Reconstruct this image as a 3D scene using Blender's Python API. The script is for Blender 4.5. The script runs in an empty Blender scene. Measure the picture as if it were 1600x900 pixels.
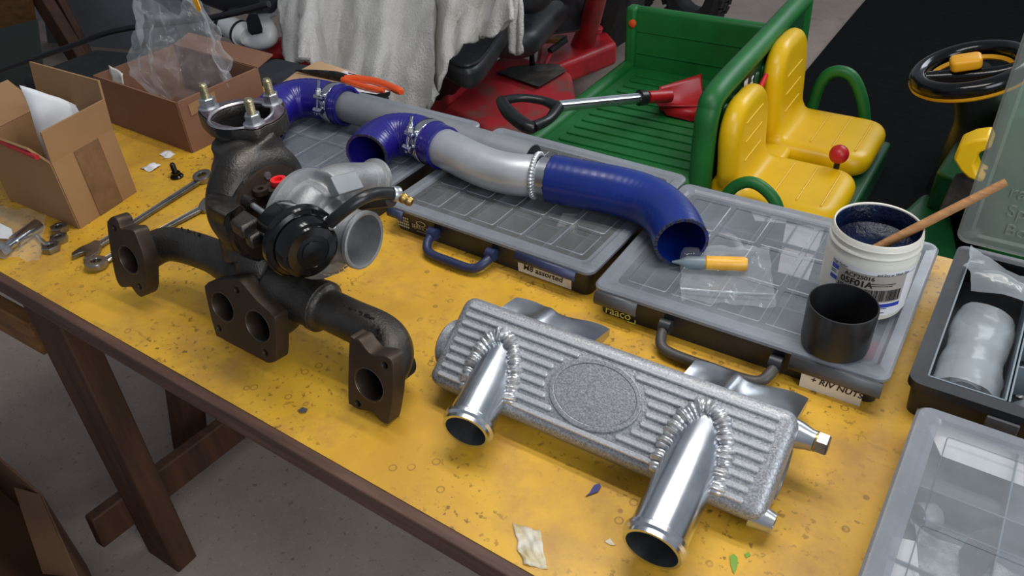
import bpy, bmesh, math, random
from mathutils import Vector, Matrix, noise
random.seed(7); noise.seed_set(7)
V = Vector
# ---------------------------------------------------------------- camera
# table top is z = 0, x runs along the front edge of the bench, y away from the viewer
CAM = dict(loc=(0.436948, -0.823114, 0.748901), az=2.179869, pitch=0.645182, roll=0.064964, f=1254.86)
def _axes():
    ca, sa = math.cos(CAM['az']), math.sin(CAM['az']); cp, sp = math.cos(CAM['pitch']), math.sin(CAM['pitch'])
    fwd = V((ca*cp, sa*cp, -sp)); right = V((sa, -ca, 0)); down = fwd.cross(right)
    cr, sr = math.cos(CAM['roll']), math.sin(CAM['roll'])
    return right*cr + down*sr, right*-sr + down*cr, fwd
AR, AD, AF = _axes()
scene = bpy.context.scene
cd = bpy.data.cameras.new('camera'); cam = bpy.data.objects.new('camera', cd); scene.collection.objects.link(cam)
cd.sensor_width = 36; cd.lens = 36*CAM['f']/1600; cd.clip_start = 0.02
m = Matrix((AR, -AD, -AF)).transposed().to_4x4(); m.translation = V(CAM['loc']); cam.matrix_world = m
scene.camera = cam
# ---------------------------------------------------------------- light
world = bpy.data.worlds.new('world'); scene.world = world; world.use_nodes = True
wb = world.node_tree.nodes['Background']; wb.inputs[0].default_value = (0.80, 0.88, 1.0, 1); wb.inputs[1].default_value = 0.31
def area(name, loc, target, sx, sy, power, col=(1, 1, 1)):
    l = bpy.data.lights.new(name, 'AREA'); l.shape = 'RECTANGLE'; l.size = sx; l.size_y = sy; l.energy = power; l.color = col
    o = bpy.data.objects.new(name, l); scene.collection.objects.link(o); o.location = loc
    o.rotation_euler = (V(target) - V(loc)).to_track_quat('-Z', 'Y').to_euler(); return o
area('ceiling_strip_light_a', (0.15, 0.35, 1.75), (0.15, 0.30, 0), 1.5, 0.10, 14, (1, .97, .92))
area('ceiling_strip_light_b', (0.15, 0.05, 1.75), (0.15, 0.05, 0), 1.5, 0.10, 14, (1, .97, .92))
area('garage_door_daylight', (2.6, -1.2, 1.3), (0.1, 0, 0), 1.8, 1.6, 60, (.90, .95, 1))
area('rear_window_daylight', (0.9, 3.6, 1.9), (0, 0.3, 0), 1.6, 1.2, 50, (.88, .94, 1))
vs = scene.view_settings; vs.view_transform = 'Standard'; vs.look = 'None'; vs.exposure = -0.14; vs.gamma = 1; vs.use_curve_mapping = False
# ---------------------------------------------------------------- helpers
def ray(px, py):
    return AR*((px-800)/CAM['f']) + AD*((py-450)/CAM['f']) + AF
def at(px, py, h=0.0):
    d = ray(px, py); C = V(CAM['loc']); return C + d*((h-C.z)/d.z)
def atY(px, py, y):
    d = ray(px, py); C = V(CAM['loc']); return C + d*((y-C.y)/d.y)
def atX(px, py, x):
    d = ray(px, py); C = V(CAM['loc']); return C + d*((x-C.x)/d.x)
def lin(c):
    return tuple(((v/255)/12.92 if v/255 <= .04045 else ((v/255+.055)/1.055)**2.4) for v in c) + (1,)
MATS = {}
class NT:
    def __init__(s, name):
        s.m = bpy.data.materials.new(name); s.m.use_nodes = True; s.t = s.m.node_tree; s.b = s.t.nodes['Principled BSDF']; s.out = s.t.nodes['Material Output']
        s.tc = None; MATS[name] = s.m
    def n(s, typ, **kw):
        x = s.t.nodes.new(typ)
        for k, v in kw.items():
            if k in x.bl_rna.properties: setattr(x, k, v)
            else: x.inputs[k].default_value = v
        return x
    def l(s, a, b): s.t.links.new(a, b)
    def co(s, scale=(1, 1, 1)):
        if s.tc is None: s.tc = s.n('ShaderNodeTexCoord')
        mp = s.n('ShaderNodeMapping'); mp.inputs['Scale'].default_value = scale; s.l(s.tc.outputs['Object'], mp.inputs[0]); return mp.outputs[0]
    def noise(s, sc, detail=4, rough=.55, st=(1, 1, 1)):
        x = s.n('ShaderNodeTexNoise'); x.inputs['Scale'].default_value = sc; x.inputs['Detail'].default_value = detail; x.inputs['Roughness'].default_value = rough
        s.l(s.co(st), x.inputs['Vector']); return x.outputs['Fac']
    def ramp(s, fac, stops):
        r = s.n('ShaderNodeValToRGB'); e = r.color_ramp.elements
        while len(e) < len(stops): e.new(.5)
        for q, (p, c) in zip(e, stops): q.position = p; q.color = c if len(c) == 4 else (*c, 1)
        s.l(fac, r.inputs[0]); return r.outputs[0]
    def mix(s, fac, a, b, mode='MIX'):
        x = s.n('ShaderNodeMix', data_type='RGBA', blend_type=mode)
        for k, v in ((0, fac), (6, a), (7, b)):
            if hasattr(v, 'is_linked'): s.l(v, x.inputs[k])
            else: x.inputs[k].default_value = v
        return x.outputs[2]
    def bump(s, h, strength=.3, dist=.002):
        x = s.n('ShaderNodeBump'); x.inputs['Strength'].default_value = strength; x.inputs['Distance'].default_value = dist
        s.l(h, x.inputs['Height']); s.l(x.outputs[0], s.b.inputs['Normal']); return x
    def clear(s, alpha, fac=None):
        # thin see-through sheet: transparent mixed with the glossy sheet
        tr = s.n('ShaderNodeBsdfTransparent'); mx = s.n('ShaderNodeMixShader'); mx.inputs[0].default_value = alpha
        if fac is not None: s.l(fac, mx.inputs[0])
        s.l(tr.outputs[0], mx.inputs[1]); s.l(s.b.outputs[0], mx.inputs[2]); s.l(mx.outputs[0], s.out.inputs[0])
def pm(name, col, rough=.5, metal=0, var=None, bump=None, spec=None, coat=0, st=(1, 1, 1), rvar=None, alpha=None):
    """procedural material: colour varied by noise, optional fine relief"""
    t = NT(name); c = lin(col); b = t.b
    b.inputs['Roughness'].default_value = rough; b.inputs['Metallic'].default_value = metal
    if spec is not None: b.inputs['Specular IOR Level'].default_value = spec
    if coat: b.inputs['Coat Weight'].default_value = coat; b.inputs['Coat Roughness'].default_value = .12
    if var:
        sc, c2, lo, hi = var; f = t.noise(sc, 5, .6, st)
        t.l(t.ramp(f, [(lo, c), (hi, lin(c2))]), b.inputs['Base Color'])
    else: 
        f = t.noise(9, 3); t.l(t.ramp(f, [(.3, tuple(v*.94 for v in c[:3])), (.7, tuple(min(1, v*1.06) for v in c[:3]))]), b.inputs['Base Color'])
    if bump: t.bump(t.noise(bump[0], bump[3] if len(bump) > 3 else 3, .6, st), bump[1], bump[2])
    if rvar: t.l(t.ramp(t.noise(rvar[0], 4), [(.3, (rvar[1],)*3), (.7, (rvar[2],)*3)]), b.inputs['Roughness'])
    if alpha is not None: t.clear(alpha)
    return t.m
# ---- mesh building
class MB:
    def __init__(s): s.v = []; s.f = []
    def add(s, v, f):
        o = len(s.v); s.v += [V(p) for p in v]; s.f += [tuple(i+o for i in q) for q in f]; return s
    def box(s, c, d, rot=None):
        c = V(c); x, y, z = [q/2 for q in d]; P = [V((a*x, b*y, e*z)) for e in (-1, 1) for b in (-1, 1) for a in (-1, 1)]
        if rot: P = [rot @ p for p in P]
        return s.add([p+c for p in P], [(0, 2, 3, 1), (4, 5, 7, 6), (0, 1, 5, 4), (2, 6, 7, 3), (0, 4, 6, 2), (1, 3, 7, 5)])
    def hexa(s, b, t):
        """eight corners: bottom loop, top loop (counter-clockwise from above)"""
        n = len(b); return s.add(list(b)+list(t), [tuple(range(n-1, -1, -1)), tuple(range(n, 2*n))] + [(i, (i+1) % n, (i+1) % n+n, i+n) for i in range(n)])
    def lathe(s, prof, o, ax, seg=32, close=False, xs=None, cap0=True):
        """profile [(radius, distance along axis)]"""
        ax = V(ax).normalized(); u = V(xs).normalized() if xs else ax.orthogonal().normalized(); w = ax.cross(u); o = V(o); vs = []; fs = []
        for r, t in prof:
            for i in range(seg):
                a = 2*math.pi*i/seg; vs.append(o + ax*t + (u*math.cos(a)+w*math.sin(a))*r)
        n = len(prof)
        for j in range(n if close else n-1):
            for i in range(seg):
                k = (i+1) % seg; j2 = (j+1) % n
                fs.append((j*seg+i, j*seg+k, j2*seg+k, j2*seg+i))
        if not close:
            if cap0 and prof[0][0] > 1e-6: fs.append(tuple(range(seg-1, -1, -1)))
            if prof[-1][0] > 1e-6: fs.append(tuple(range((n-1)*seg, n*seg)))
        return s.add(vs, fs)
    def tube(s, path, r, seg=16, cap=True, sub=6, sec=None, up=None):
        pts = spline(path, sub) if sub > 1 else [V(p) for p in path]
        n = len(pts); R = [r]*n if not isinstance(r, (list, tuple)) else interp(r, n)
        t0 = (pts[1]-pts[0]).normalized(); u = (V(up) - t0*V(up).dot(t0)).normalized() if up else t0.orthogonal().normalized(); vs = []; fs = []
        for i, p in enumerate(pts):
            t = (pts[min(i+1, n-1)] - pts[max(i-1, 0)]).normalized(); u = (u - t*u.dot(t)).normalized(); w = t.cross(u)
            for k in range(seg):
                a = 2*math.pi*k/seg; cx, cy = (math.cos(a), math.sin(a)) if not sec else sec[k % len(sec)]
                vs.append(p + (u*cx + w*cy)*R[i])
        for i in range(n-1):
            for k in range(seg):
                q = (k+1) % seg; fs.append((i*seg+k, i*seg+q, (i+1)*seg+q, (i+1)*seg+k))
        if cap: fs += [tuple(range(seg-1, -1, -1)), tuple(range((n-1)*seg, n*seg))]
        return s.add(vs, fs)
    def pipe(s, path, r, th, seg=32, sub=6):
        """hollow pipe: outer wall, inner wall and end rings"""
        pts = spline(path, sub); n = len(pts); R = [r]*n if not isinstance(r, (list, tuple)) else interp(r, n)
        a, b = MB(), MB(); a.tube(pts, R, seg, False, 1); b.tube(pts, [q-th for q in R], seg, False, 1)
        o = len(a.v); fs = list(a.f) + [tuple(i+o for i in reversed(q)) for q in b.f]
        for k in range(seg):
            q = (k+1) % seg; e = (n-1)*seg
            fs.append((q, k, o+k, o+q)); fs.append((e+k, e+q, o+e+q, o+e+k))
        return s.add(a.v+b.v, fs)
    def grid(s, nu, nv, fn):
        vs = [fn(i/(nu-1), j/(nv-1)) for j in range(nv) for i in range(nu)]
        return s.add(vs, [(j*nu+i, j*nu+i+1, (j+1)*nu+i+1, (j+1)*nu+i) for j in range(nv-1) for i in range(nu-1)])
    def scale_about(s, c, k):
        s.v = [c+(p-c)*k for p in s.v]; return s
    def xf(s, M):
        s.v = [M @ p for p in s.v]; return s
    def mesh(s, name):
        me = bpy.data.meshes.new(name); me.from_pydata([tuple(p) for p in s.v], [], s.f); me.validate(); me.update(); return me
def interp(r, n):
    out = []
    for i in range(n):
        t = i/(n-1)*(len(r)-1); k = min(int(t), len(r)-2); out.append(r[k]*(1-(t-k)) + r[k+1]*(t-k))
    return out
def spline(P, sub=6, closed=False):
    P = [V(p) for p in P]; n = len(P)
    if n < 3 and not closed: return [P[0].lerp(P[-1], i/sub) for i in range(sub+1)]
    out = []
    for i in range(n if closed else n-1):
        if closed: a, b, c, d = P[i-1], P[i], P[(i+1) % n], P[(i+2) % n]
        else: a, b, c, d = P[max(i-1, 0)], P[i], P[i+1], P[min(i+2, n-1)]
        for k in range(sub):
            t = k/sub; out.append(.5*((2*b) + (c-a)*t + (2*a-5*b+4*c-d)*t*t + (3*b-a-3*c+d)*t**3))
    if not closed: out.append(P[-1])
    return out
def fix_normals(me):
    bm = bmesh.new(); bm.from_mesh(me); bmesh.ops.recalc_face_normals(bm, faces=bm.faces); bm.to_mesh(me); bm.free()
COL = scene.collection
def ob(name, mb, mat, parent=None, label=None, cat=None, group=None, kind=None, bev=0, seg=2, ang=35, smooth=True, subsurf=0, solid=0, thick_off=0, keep=False):
    me = mb.mesh(name) if isinstance(mb, MB) else mb
    if isinstance(mb, MB) and not keep: fix_normals(me)
    o = bpy.data.objects.new(name, me); COL.objects.link(o)
    if mat:
        me.materials.clear(); me.materials.append(MATS[mat] if isinstance(mat, str) else mat)
    if smooth:
        me.polygons.foreach_set('use_smooth', [True]*len(me.polygons)); me.set_sharp_from_angle(angle=math.radians(ang))
    if parent is None:
        xs = [v.co.x for v in me.vertices]; ys = [v.co.y for v in me.vertices]; zs = [v.co.z for v in me.vertices]
        b = V(((min(xs)+max(xs))/2, (min(ys)+max(ys))/2, min(zs))); me.transform(Matrix.Translation(-b)); o.location = b
    else: put(o, parent)
    if solid:
        q = o.modifiers.new('thickness', 'SOLIDIFY'); q.thickness = solid; q.offset = thick_off
    if subsurf:
        q = o.modifiers.new('smooth', 'SUBSURF'); q.levels = subsurf; q.render_levels = subsurf
    if bev:
        q = o.modifiers.new('bevel', 'BEVEL'); q.width = bev; q.segments = seg; q.limit_method = 'ANGLE'; q.angle_limit = math.radians(35)
    return tag(o, label, cat, group, kind)
def wloc(o):
    p = V(o.location)
    while o.parent: o = o.parent; p = p + o.location
    return p
def put(o, parent):
    # meshes are written in bench coordinates; the child keeps them under its parent
    if parent.type == 'EMPTY' or parent.parent is None: off = parent.location
    else: off = V((0, 0, 0))
    o.parent = parent
    o.matrix_parent_inverse = Matrix.Translation(-V(off))
def tag(o, label=None, cat=None, group=None, kind=None):
    if label: o['label'] = label
    if cat: o['category'] = cat
    if group: o['group'] = group
    if kind: o['kind'] = kind
    return o
def thing(name, loc, label, cat, group=None):
    o = bpy.data.objects.new(name, None); COL.objects.link(o); o.location = loc; o.empty_display_size = .02; return tag(o, label, cat, group)
def applied(o):
    """bake an object's modifiers into its mesh"""
    dg = bpy.context.evaluated_depsgraph_get(); me = bpy.data.meshes.new_from_object(o.evaluated_get(dg)); old = o.data; o.modifiers.clear(); o.data = me; bpy.data.meshes.remove(old); return o
def blend(mb, voxel=.003, it=6, cut=None):
    """melt overlapping solids into one cast surface"""
    me = mb.mesh('tmp'); fix_normals(me); o = bpy.data.objects.new('tmp', me); COL.objects.link(o)
    r = o.modifiers.new('r', 'REMESH'); r.mode = 'VOXEL'; r.voxel_size = voxel
    q = o.modifiers.new('s', 'SMOOTH'); q.factor = .5; q.iterations = it
    if cut:
        cm = cut.mesh('cut'); fix_normals(cm); co = bpy.data.objects.new('cut', cm); COL.objects.link(co); b = o.modifiers.new('b', 'BOOLEAN'); b.object = co; b.operation = 'DIFFERENCE'; b.solver = 'EXACT'
    applied(o)
    if cut: bpy.data.objects.remove(co)
    me = o.data; bpy.data.objects.remove(o); return me
def plate(name, outline, holes, depth, M, mat, parent, bev=.0015, **kw):
    """flat plate with holes: outline and holes in 2D, extruded by depth along local +z, placed by M"""
    cu = bpy.data.curves.new('tmp', 'CURVE'); cu.dimensions = '2D'; cu.fill_mode = 'BOTH'; cu.extrude = depth/2 - bev; cu.bevel_depth = bev; cu.bevel_resolution = 1
    for L in [outline]+holes:
        s = cu.splines.new('POLY'); s.points.add(len(L)-1); s.use_cyclic_u = True
        for p, q in zip(s.points, L): p.co = (q[0], q[1], 0, 1)
    return _curve(name, cu, M @ Matrix.Translation((0, 0, depth/2)), mat, parent, **kw)
def _curve(name, cu, M, mat, parent, **kw):
    o = bpy.data.objects.new('tmp', cu); COL.objects.link(o)
    dg = bpy.context.evaluated_depsgraph_get(); me = bpy.data.meshes.new_from_object(o.evaluated_get(dg)); bpy.data.objects.remove(o); bpy.data.curves.remove(cu)
    me.transform(M); me.name = name; return ob(name, me, mat, parent, **kw)
def text(name, s, size, M, mat, parent, ext=.0002, align='LEFT', shear=0, bold=0, **kw):
    cu = bpy.data.curves.new('tmp', 'FONT'); cu.body = s; cu.size = size; cu.extrude = ext; cu.align_x = align; cu.shear = shear; cu.offset = bold; cu.resolution_u = 3
    return _curve(name, cu, M, mat, parent, smooth=False, **kw)
def frame(o, x, y):
    """matrix from origin, x direction and (roughly) y direction"""
    x = V(x).normalized(); z = x.cross(V(y)).normalized(); y = z.cross(x); m = Matrix((x, y, z)).transposed().to_4x4(); m.translation = V(o); return m
def circ(cx, cy, r, n=24, ry=None, ph=0):
    ry = ry or r; return [(cx+r*math.cos(2*math.pi*i/n+ph), cy+ry*math.sin(2*math.pi*i/n+ph)) for i in range(n)]
def rrect(x0, y0, x1, y1, r, n=5):
    out = []
    for cx, cy, a in ((x1-r, y1-r, 0), (x0+r, y1-r, 90), (x0+r, y0+r, 180), (x1-r, y0+r, 270)):
        for k in range(n+1):
            t = math.radians(a+90*k/n); out.append((cx+r*math.cos(t), cy+r*math.sin(t)))
    return out
def round2(P, sub=4):
    return [(p.x, p.y) for p in spline([V((a, b, 0)) for a, b in P], sub, True)]
def soft_slab(L, W, H, r, er):
    """rounded slab: corner radius r, edge radius er, z from 0 to H"""
    mb = MB(); rings = []
    for k in range(5):
        t = math.pi/2*k/4; rings.append((er*(1-math.sin(t)), er*(1-math.cos(t))))
    prof = [(a, b) for a, b in rings][::-1]; seq = [(ins, z) for ins, z in [(er*(1-math.sin(math.pi/2*k/4)), er*(1-math.cos(math.pi/2*k/4))) for k in range(5)]]
    seq = seq + [(ins, H-z) for ins, z in reversed(seq)]
    n = None; vs = []; fs = []
    for ins, z in seq:
        R = rrect(ins, ins, L-ins, W-ins, max(r-ins, .0005)); n = len(R); vs += [(x, y, z) for x, y in R]
    for j in range(len(seq)-1):
        fs += [(j*n+i, j*n+(i+1) % n, (j+1)*n+(i+1) % n, (j+1)*n+i) for i in range(n)]
    fs += [tuple(range(n-1, -1, -1)), tuple(range((len(seq)-1)*n, len(seq)*n))]
    return mb.add(vs, fs)
def crumple(mb, amp, sc, seed=0):
    o = V((seed*3.1, seed*1.7, seed*.9)); out = []
    for p in mb.v:
        q = noise.turbulence_vector(p*sc+o, 3, False); out.append(p + V(q)*amp)
    mb.v = out; return mb
def _math(t, a, k, op='MULTIPLY'):
    x = t.n('ShaderNodeMath', operation=op); t.l(a, x.inputs[0])
    if hasattr(k, 'is_linked'): t.l(k, x.inputs[1])
    else: x.inputs[1].default_value = k
    return x.outputs[0]
NT.math = _math
# ---------------------------------------------------------------- materials
def yellow_paint():
    t = NT('yellow_paint'); c = t.co()
    base = t.ramp(t.noise(3.2, 6, .6), [(.30, lin((190, 140, 42))), (.52, lin((218, 168, 48))), (.75, lin((198, 152, 66)))])
    # worn, greyed patches and rubbed dirt with their own outlines
    f1 = t.ramp(t.noise(7, 8, .68), [(.48, (0, 0, 0)), (.68, (1, 1, 1))]); base = t.mix(t.math(f1, .7), base, lin((168, 122, 66)))
    return t, base
t, base = yellow_paint()
sp = t.ramp(t.noise(95, 3, .6), [(.59, (0, 0, 0)), (.64, (1, 1, 1))]); gate = t.ramp(t.noise(5, 4, .6), [(.42, (0, 0, 0)), (.58, (1, 1, 1))])
base = t.mix(t.math(t.math(sp, gate), .75), base, lin((92, 62, 28)))
vo = t.n('ShaderNodeTexVoronoi'); vo.inputs['Scale'].default_value = 34; vo.inputs['Randomness'].default_value = 1; t.l(t.co(), vo.inputs['Vector'])
ring = t.ramp(vo.outputs['Distance'], [(.115, (0, 0, 0)), (.15, (1, 1, 1)), (.175, (1, 1, 1)), (.20, (0, 0, 0))]); g2 = t.ramp(t.noise(9, 3), [(.48, (0, 0, 0)), (.54, (1, 1, 1))])
base = t.mix(t.math(t.math(ring, g2), .62), base, lin((120, 82, 40)))
sc = t.ramp(t.noise(60, 2, .5, (.22, 1, 1)), [(.68, (0, 0, 0)), (.72, (1, 1, 1))]); base = t.mix(t.math(sc, .2), base, lin((110, 75, 35)))
t.l(base, t.b.inputs['Base Color']); t.b.inputs['Roughness'].default_value = .42; t.l(t.ramp(t.noise(12, 5), [(.3, (.34,)*3), (.7, (.6,)*3)]), t.b.inputs['Roughness'])
t.bump(t.noise(140, 4), .12, .001)
def wood(name, c1, c2, rough=.65, st=(1, 8, 8), sc=6):
    t = NT(name); f = t.noise(sc, 6, .6, st); t.l(t.ramp(f, [(.3, lin(c1)), (.65, lin(c2))]), t.b.inputs['Base Color']); t.b.inputs['Roughness'].default_value = rough
    t.bump(t.noise(sc*6, 4, .6, st), .25, .001); return t.m
wood('edge_wood', (104, 74, 62), (72, 48, 38), .6, (.6, 9, 9), 7)
wood('dark_wood', (84, 50, 28), (56, 32, 18), .7, (8, 8, .8), 5)
wood('pale_wood', (142, 98, 48), (104, 68, 34), .7, (2, 8, 8), 5)
wood('stick_wood', (176, 128, 78), (140, 94, 52), .6, (4, 4, 30), 9)
def concrete():
    t = NT('concrete'); a = t.ramp(t.noise(2.2, 8, .65), [(.3, lin((134, 119, 108))), (.7, lin((164, 149, 138)))]); s1 = t.ramp(t.noise(60, 4, .7), [(.60, (0, 0, 0)), (.68, (1, 1, 1))])
    a = t.mix(t.math(s1, .6), a, lin((70, 62, 57))); s2 = t.ramp(t.noise(110, 2, .6), [(.64, (0, 0, 0)), (.7, (1, 1, 1))]); a = t.mix(t.math(s2, .4), a, lin((176, 166, 156)))
    s3 = t.ramp(t.noise(3.5, 3, .6), [(.64, (0, 0, 0)), (.70, (1, 1, 1))]); a = t.mix(t.math(s3, .35), a, lin((86, 66, 52)))
    t.l(a, t.b.inputs['Base Color']); t.b.inputs['Roughness'].default_value = .85; t.bump(t.noise(70, 6, .7), .4, .003)
concrete()
# metals
t = NT('cast_iron'); t.l(t.ramp(t.noise(14, 6, .6), [(.3, lin((60, 57, 54))), (.7, lin((88, 84, 80)))]), t.b.inputs['Base Color']); t.b.inputs['Metallic'].default_value = .8
t.l(t.ramp(t.noise(30, 4), [(.3, (.28,)*3), (.7, (.40,)*3)]), t.b.inputs['Roughness']); t.bump(t.noise(300, 4, .65), .55, .0016)
t = NT('machined_iron'); t.l(t.ramp(t.noise(20, 5, .6), [(.3, lin((58, 47, 38))), (.7, lin((74, 61, 50)))]), t.b.inputs['Base Color']); t.b.inputs['Metallic'].default_value = .6; t.b.inputs['Roughness'].default_value = .5
t.bump(t.noise(200, 3, .6), .12, .0006)
pm('worn_edge', (96, 88, 80), .4, .8)
pm('bore_shade', (10, 9, 9), .8)  # near-black puts the shade deep in ports and holes into the colour
for nm_, c1_, c2_, bs_ in (('sand_cast_aluminium', (126, 128, 132), (176, 178, 182), .5), ('rib_lit_aluminium', (186, 188, 192), (216, 218, 222), .35)):  # light on ribs and shade in grooves painted as paler and darker casting
    t = NT(nm_); t.l(t.ramp(t.noise(420, 3, .6), [(.34, lin(c1_)), (.66, lin(c2_))]), t.b.inputs['Base Color']); t.b.inputs['Metallic'].default_value = .55; t.b.inputs['Roughness'].default_value = .44
    t.bump(t.noise(520, 3, .6), bs_, .0010)
pm('cast_aluminium', (166, 167, 168), .56, .75, (18, (136, 137, 139), .35, .7), (260, .4, .0014))
pm('smooth_aluminium', (198, 202, 206), .3, .95, (12, (168, 172, 178), .35, .7), (90, .10, .001))
t = NT('brushed_aluminium'); t.l(t.ramp(t.noise(24, 5), [(.3, lin((188, 194, 202))), (.7, lin((226, 230, 235)))]), t.b.inputs['Base Color']); t.b.inputs['Metallic'].default_value = 1; t.b.inputs['Roughness'].default_value = .24
t.bump(t.noise(40, 3, .5, (1, 9, 9)), .06, .0006)
pm('painted_grey_pipe', (140, 143, 146), .5, .45, (10, (118, 121, 125), .4, .75), (160, .15, .001))
pm('silver_pipe', (206, 208, 211), .38, .7, (14, (180, 183, 187), .4, .75), (50, .10, .001))
pm('weld_metal', (208, 209, 211), .34, .75, (60, (168, 169, 172), .4, .65), (200, .4, .001))
pm('chrome', (205, 208, 212), .14, 1, (20, (160, 164, 170), .4, .7))
pm('zinc', (178, 180, 184), .36, .85, (60, (140, 143, 148), .4, .7), (240, .2, .0008))
pm('gold_zinc', (172, 164, 134), .36, .85, (60, (136, 126, 98), .4, .7))
pm('gasket_steel', (150, 132, 140), .3, .9, (16, (118, 100, 112), .35, .7))
pm('brass', (176, 146, 84), .34, .9)
pm('dark_steel', (44, 42, 40), .42, .8, (60, (70, 66, 62), .4, .7))
pm('wrench_steel', (150, 147, 143), .3, .95, (30, (112, 108, 104), .4, .7), (160, .12, .0006))
# plastics, rubber, cloth
t = NT('blue_silicone'); t.l(t.ramp(t.noise(6, 3), [(.3, lin((8, 30, 98))), (.7, lin((12, 40, 120)))]), t.b.inputs['Base Color']); t.b.inputs['Roughness'].default_value = .3; t.b.inputs['Coat Weight'].default_value = .2; t.bump(t.noise(60, 3, .5), .16, .001)
t = NT('violet_blue_silicone'); t.l(t.ramp(t.noise(6, 3), [(.3, lin((24, 18, 100))), (.7, lin((30, 25, 124)))]), t.b.inputs['Base Color']); t.b.inputs['Roughness'].default_value = .3; t.b.inputs['Coat Weight'].default_value = .2; t.bump(t.noise(60, 3, .5), .2, .001)
pm('hose_lining', (26, 26, 44), .7, 0, (40, (44, 44, 66), .4, .7), (90, .4, .002))
pm('black_plastic', (24, 24, 26), .34, 0, (20, (36, 36, 38), .4, .7), (300, .1, .0006))
pm('gloss_black', (9, 9, 10), .16, .1, None)
pm('case_black', (32, 33, 37), .42, 0, (14, (46, 47, 50), .4, .75), (260, .12, .0008))
pm('handle_grey', (72, 69, 66), .5, 0, (14, (58, 56, 54), .4, .7))
pm('handle_blue', (34, 44, 78), .45)
pm('latch_grey', (78, 78, 80), .45)
pm('latch_blue', (44, 52, 84), .45)
pm('insert_grey', (122, 134, 142), .4, 0, (10, (104, 116, 126), .4, .7))
def lid(name, col, col2, alpha, rough=.28):
    t = NT(name); t.l(t.ramp(t.noise(7, 6, .65), [(.3, lin(col)), (.7, lin(col2))]), t.b.inputs['Base Color']); t.b.inputs['Roughness'].default_value = rough
    t.l(t.ramp(t.noise(9, 6, .65), [(.3, (rough*.75,)*3), (.7, (rough*1.5,)*3)]), t.b.inputs['Roughness']); t.bump(t.noise(40, 4, .6), .08, .001)
    t.clear(alpha, t.ramp(t.noise(5, 6, .7), [(.3, (alpha-.08,)*3), (.72, (min(.97, alpha+.12),)*3)]))
lid('lid_clear', (126, 132, 140), (150, 155, 162), .50)
lid('lid_thin', (150, 156, 162), (172, 176, 182), .34)
lid('lid_smoke', (104, 106, 106), (126, 128, 128), .52, .34)
lid('lid_rim', (120, 125, 132), (138, 142, 150), .82)
lid('lid_green', (128, 136, 128), (146, 152, 146), .60, .4)
t = NT('clear_bag'); t.b.inputs['Base Color'].default_value = lin((222, 226, 230)); t.b.inputs['Roughness'].default_value = .10; t.b.inputs['Specular IOR Level'].default_value = 1.0
rg = t.n('ShaderNodeTexNoise', noise_type='RIDGED_MULTIFRACTAL'); rg.inputs['Scale'].default_value = 11; rg.inputs['Detail'].default_value = 4; t.l(t.co(), rg.inputs['Vector'])
t.bump(rg.outputs['Fac'], .55, .008); fr = t.n('ShaderNodeLayerWeight'); fr.inputs['Blend'].default_value = .35
cr = t.ramp(rg.outputs['Fac'], [(.55, (.05,)*3), (1.0, (.26,)*3)]); t.clear(.2, t.math(cr, t.math(fr.outputs['Facing'], .30), 'ADD'))
t = NT('wrinkled_bag'); t.b.inputs['Base Color'].default_value = lin((206, 212, 216)); t.b.inputs['Roughness'].default_value = .14; t.b.inputs['Specular IOR Level'].default_value = .8
t.bump(t.noise(40, 5, .7), .8, .006); t.clear(.4, t.ramp(t.noise(22, 5, .7), [(.40, (.18,)*3), (.62, (.75,)*3)]))
t = NT('milky_bag'); t.b.inputs['Base Color'].default_value = lin((176, 184, 190)); t.b.inputs['Roughness'].default_value = .16; t.b.inputs['Specular IOR Level'].default_value = .8
t.bump(t.noise(26, 3, .5), .45, .005); t.clear(.4, t.ramp(t.noise(12, 3, .5), [(.36, (.42,)*3), (.66, (.62,)*3)]))
def card(name, c1, c2):
    t = NT(name); t.l(t.ramp(t.noise(5, 6, .6), [(.3, lin(c1)), (.7, lin(c2))]), t.b.inputs['Base Color']); t.b.inputs['Roughness'].default_value = .8; t.bump(t.noise(60, 4, .6, (1, 1, 6)), .10, .001)
card('cardboard', (140, 105, 70), (154, 118, 80)); card('cardboard_red', (116, 80, 60), (130, 92, 70)); card('cardboard_dark', (96, 66, 44), (112, 78, 52)); card('cardboard_pale', (196, 158, 118), (206, 170, 130))
pm('packing_tape', (112, 84, 60), .22, 0, (30, (128, 98, 72), .4, .7), (60, .1, .001))
pm('white_paper', (226, 227, 230), .8, 0, (20, (212, 214, 218), .4, .7))
pm('paper_label', (222, 218, 208), .7, 0, (20, (204, 200, 190), .4, .7))
pm('ink', (26, 24, 24), .6)
pm('case_print', (176, 166, 136), .5)
pm('raaco_print', (206, 204, 96), .5)
pm('tub_white', (214, 211, 200), .32, 0, (16, (196, 192, 178), .45, .8))
pm('label_white', (214, 214, 216), .4); pm('label_blue', (44, 60, 158), .4); pm('label_grey', (158, 150, 142), .5)
t = NT('paste'); t.l(t.ramp(t.noise(24, 6, .7), [(.40, lin((7, 14, 38))), (.66, lin((14, 32, 60))), (.80, lin((110, 134, 138)))]), t.b.inputs['Base Color']); t.b.inputs['Roughness'].default_value = .25; t.b.inputs['Specular IOR Level'].default_value = .3; t.bump(t.noise(40, 5, .7), .7, .006)
pm('orange_grip', (222, 84, 34), .35); pm('red_plastic', (190, 28, 36), .38, 0, (8, (170, 24, 32), .4, .7)); pm('red_bright', (224, 36, 40), .4)
pm('tractor_red', (184, 36, 44), .42, 0, (10, (122, 36, 36), .45, .75), (60, .12, .001)); pm('tractor_red_dusty', (184, 40, 48), .7, 0, (7, (118, 88, 78), .48, .66), (60, .2, .001))
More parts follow.
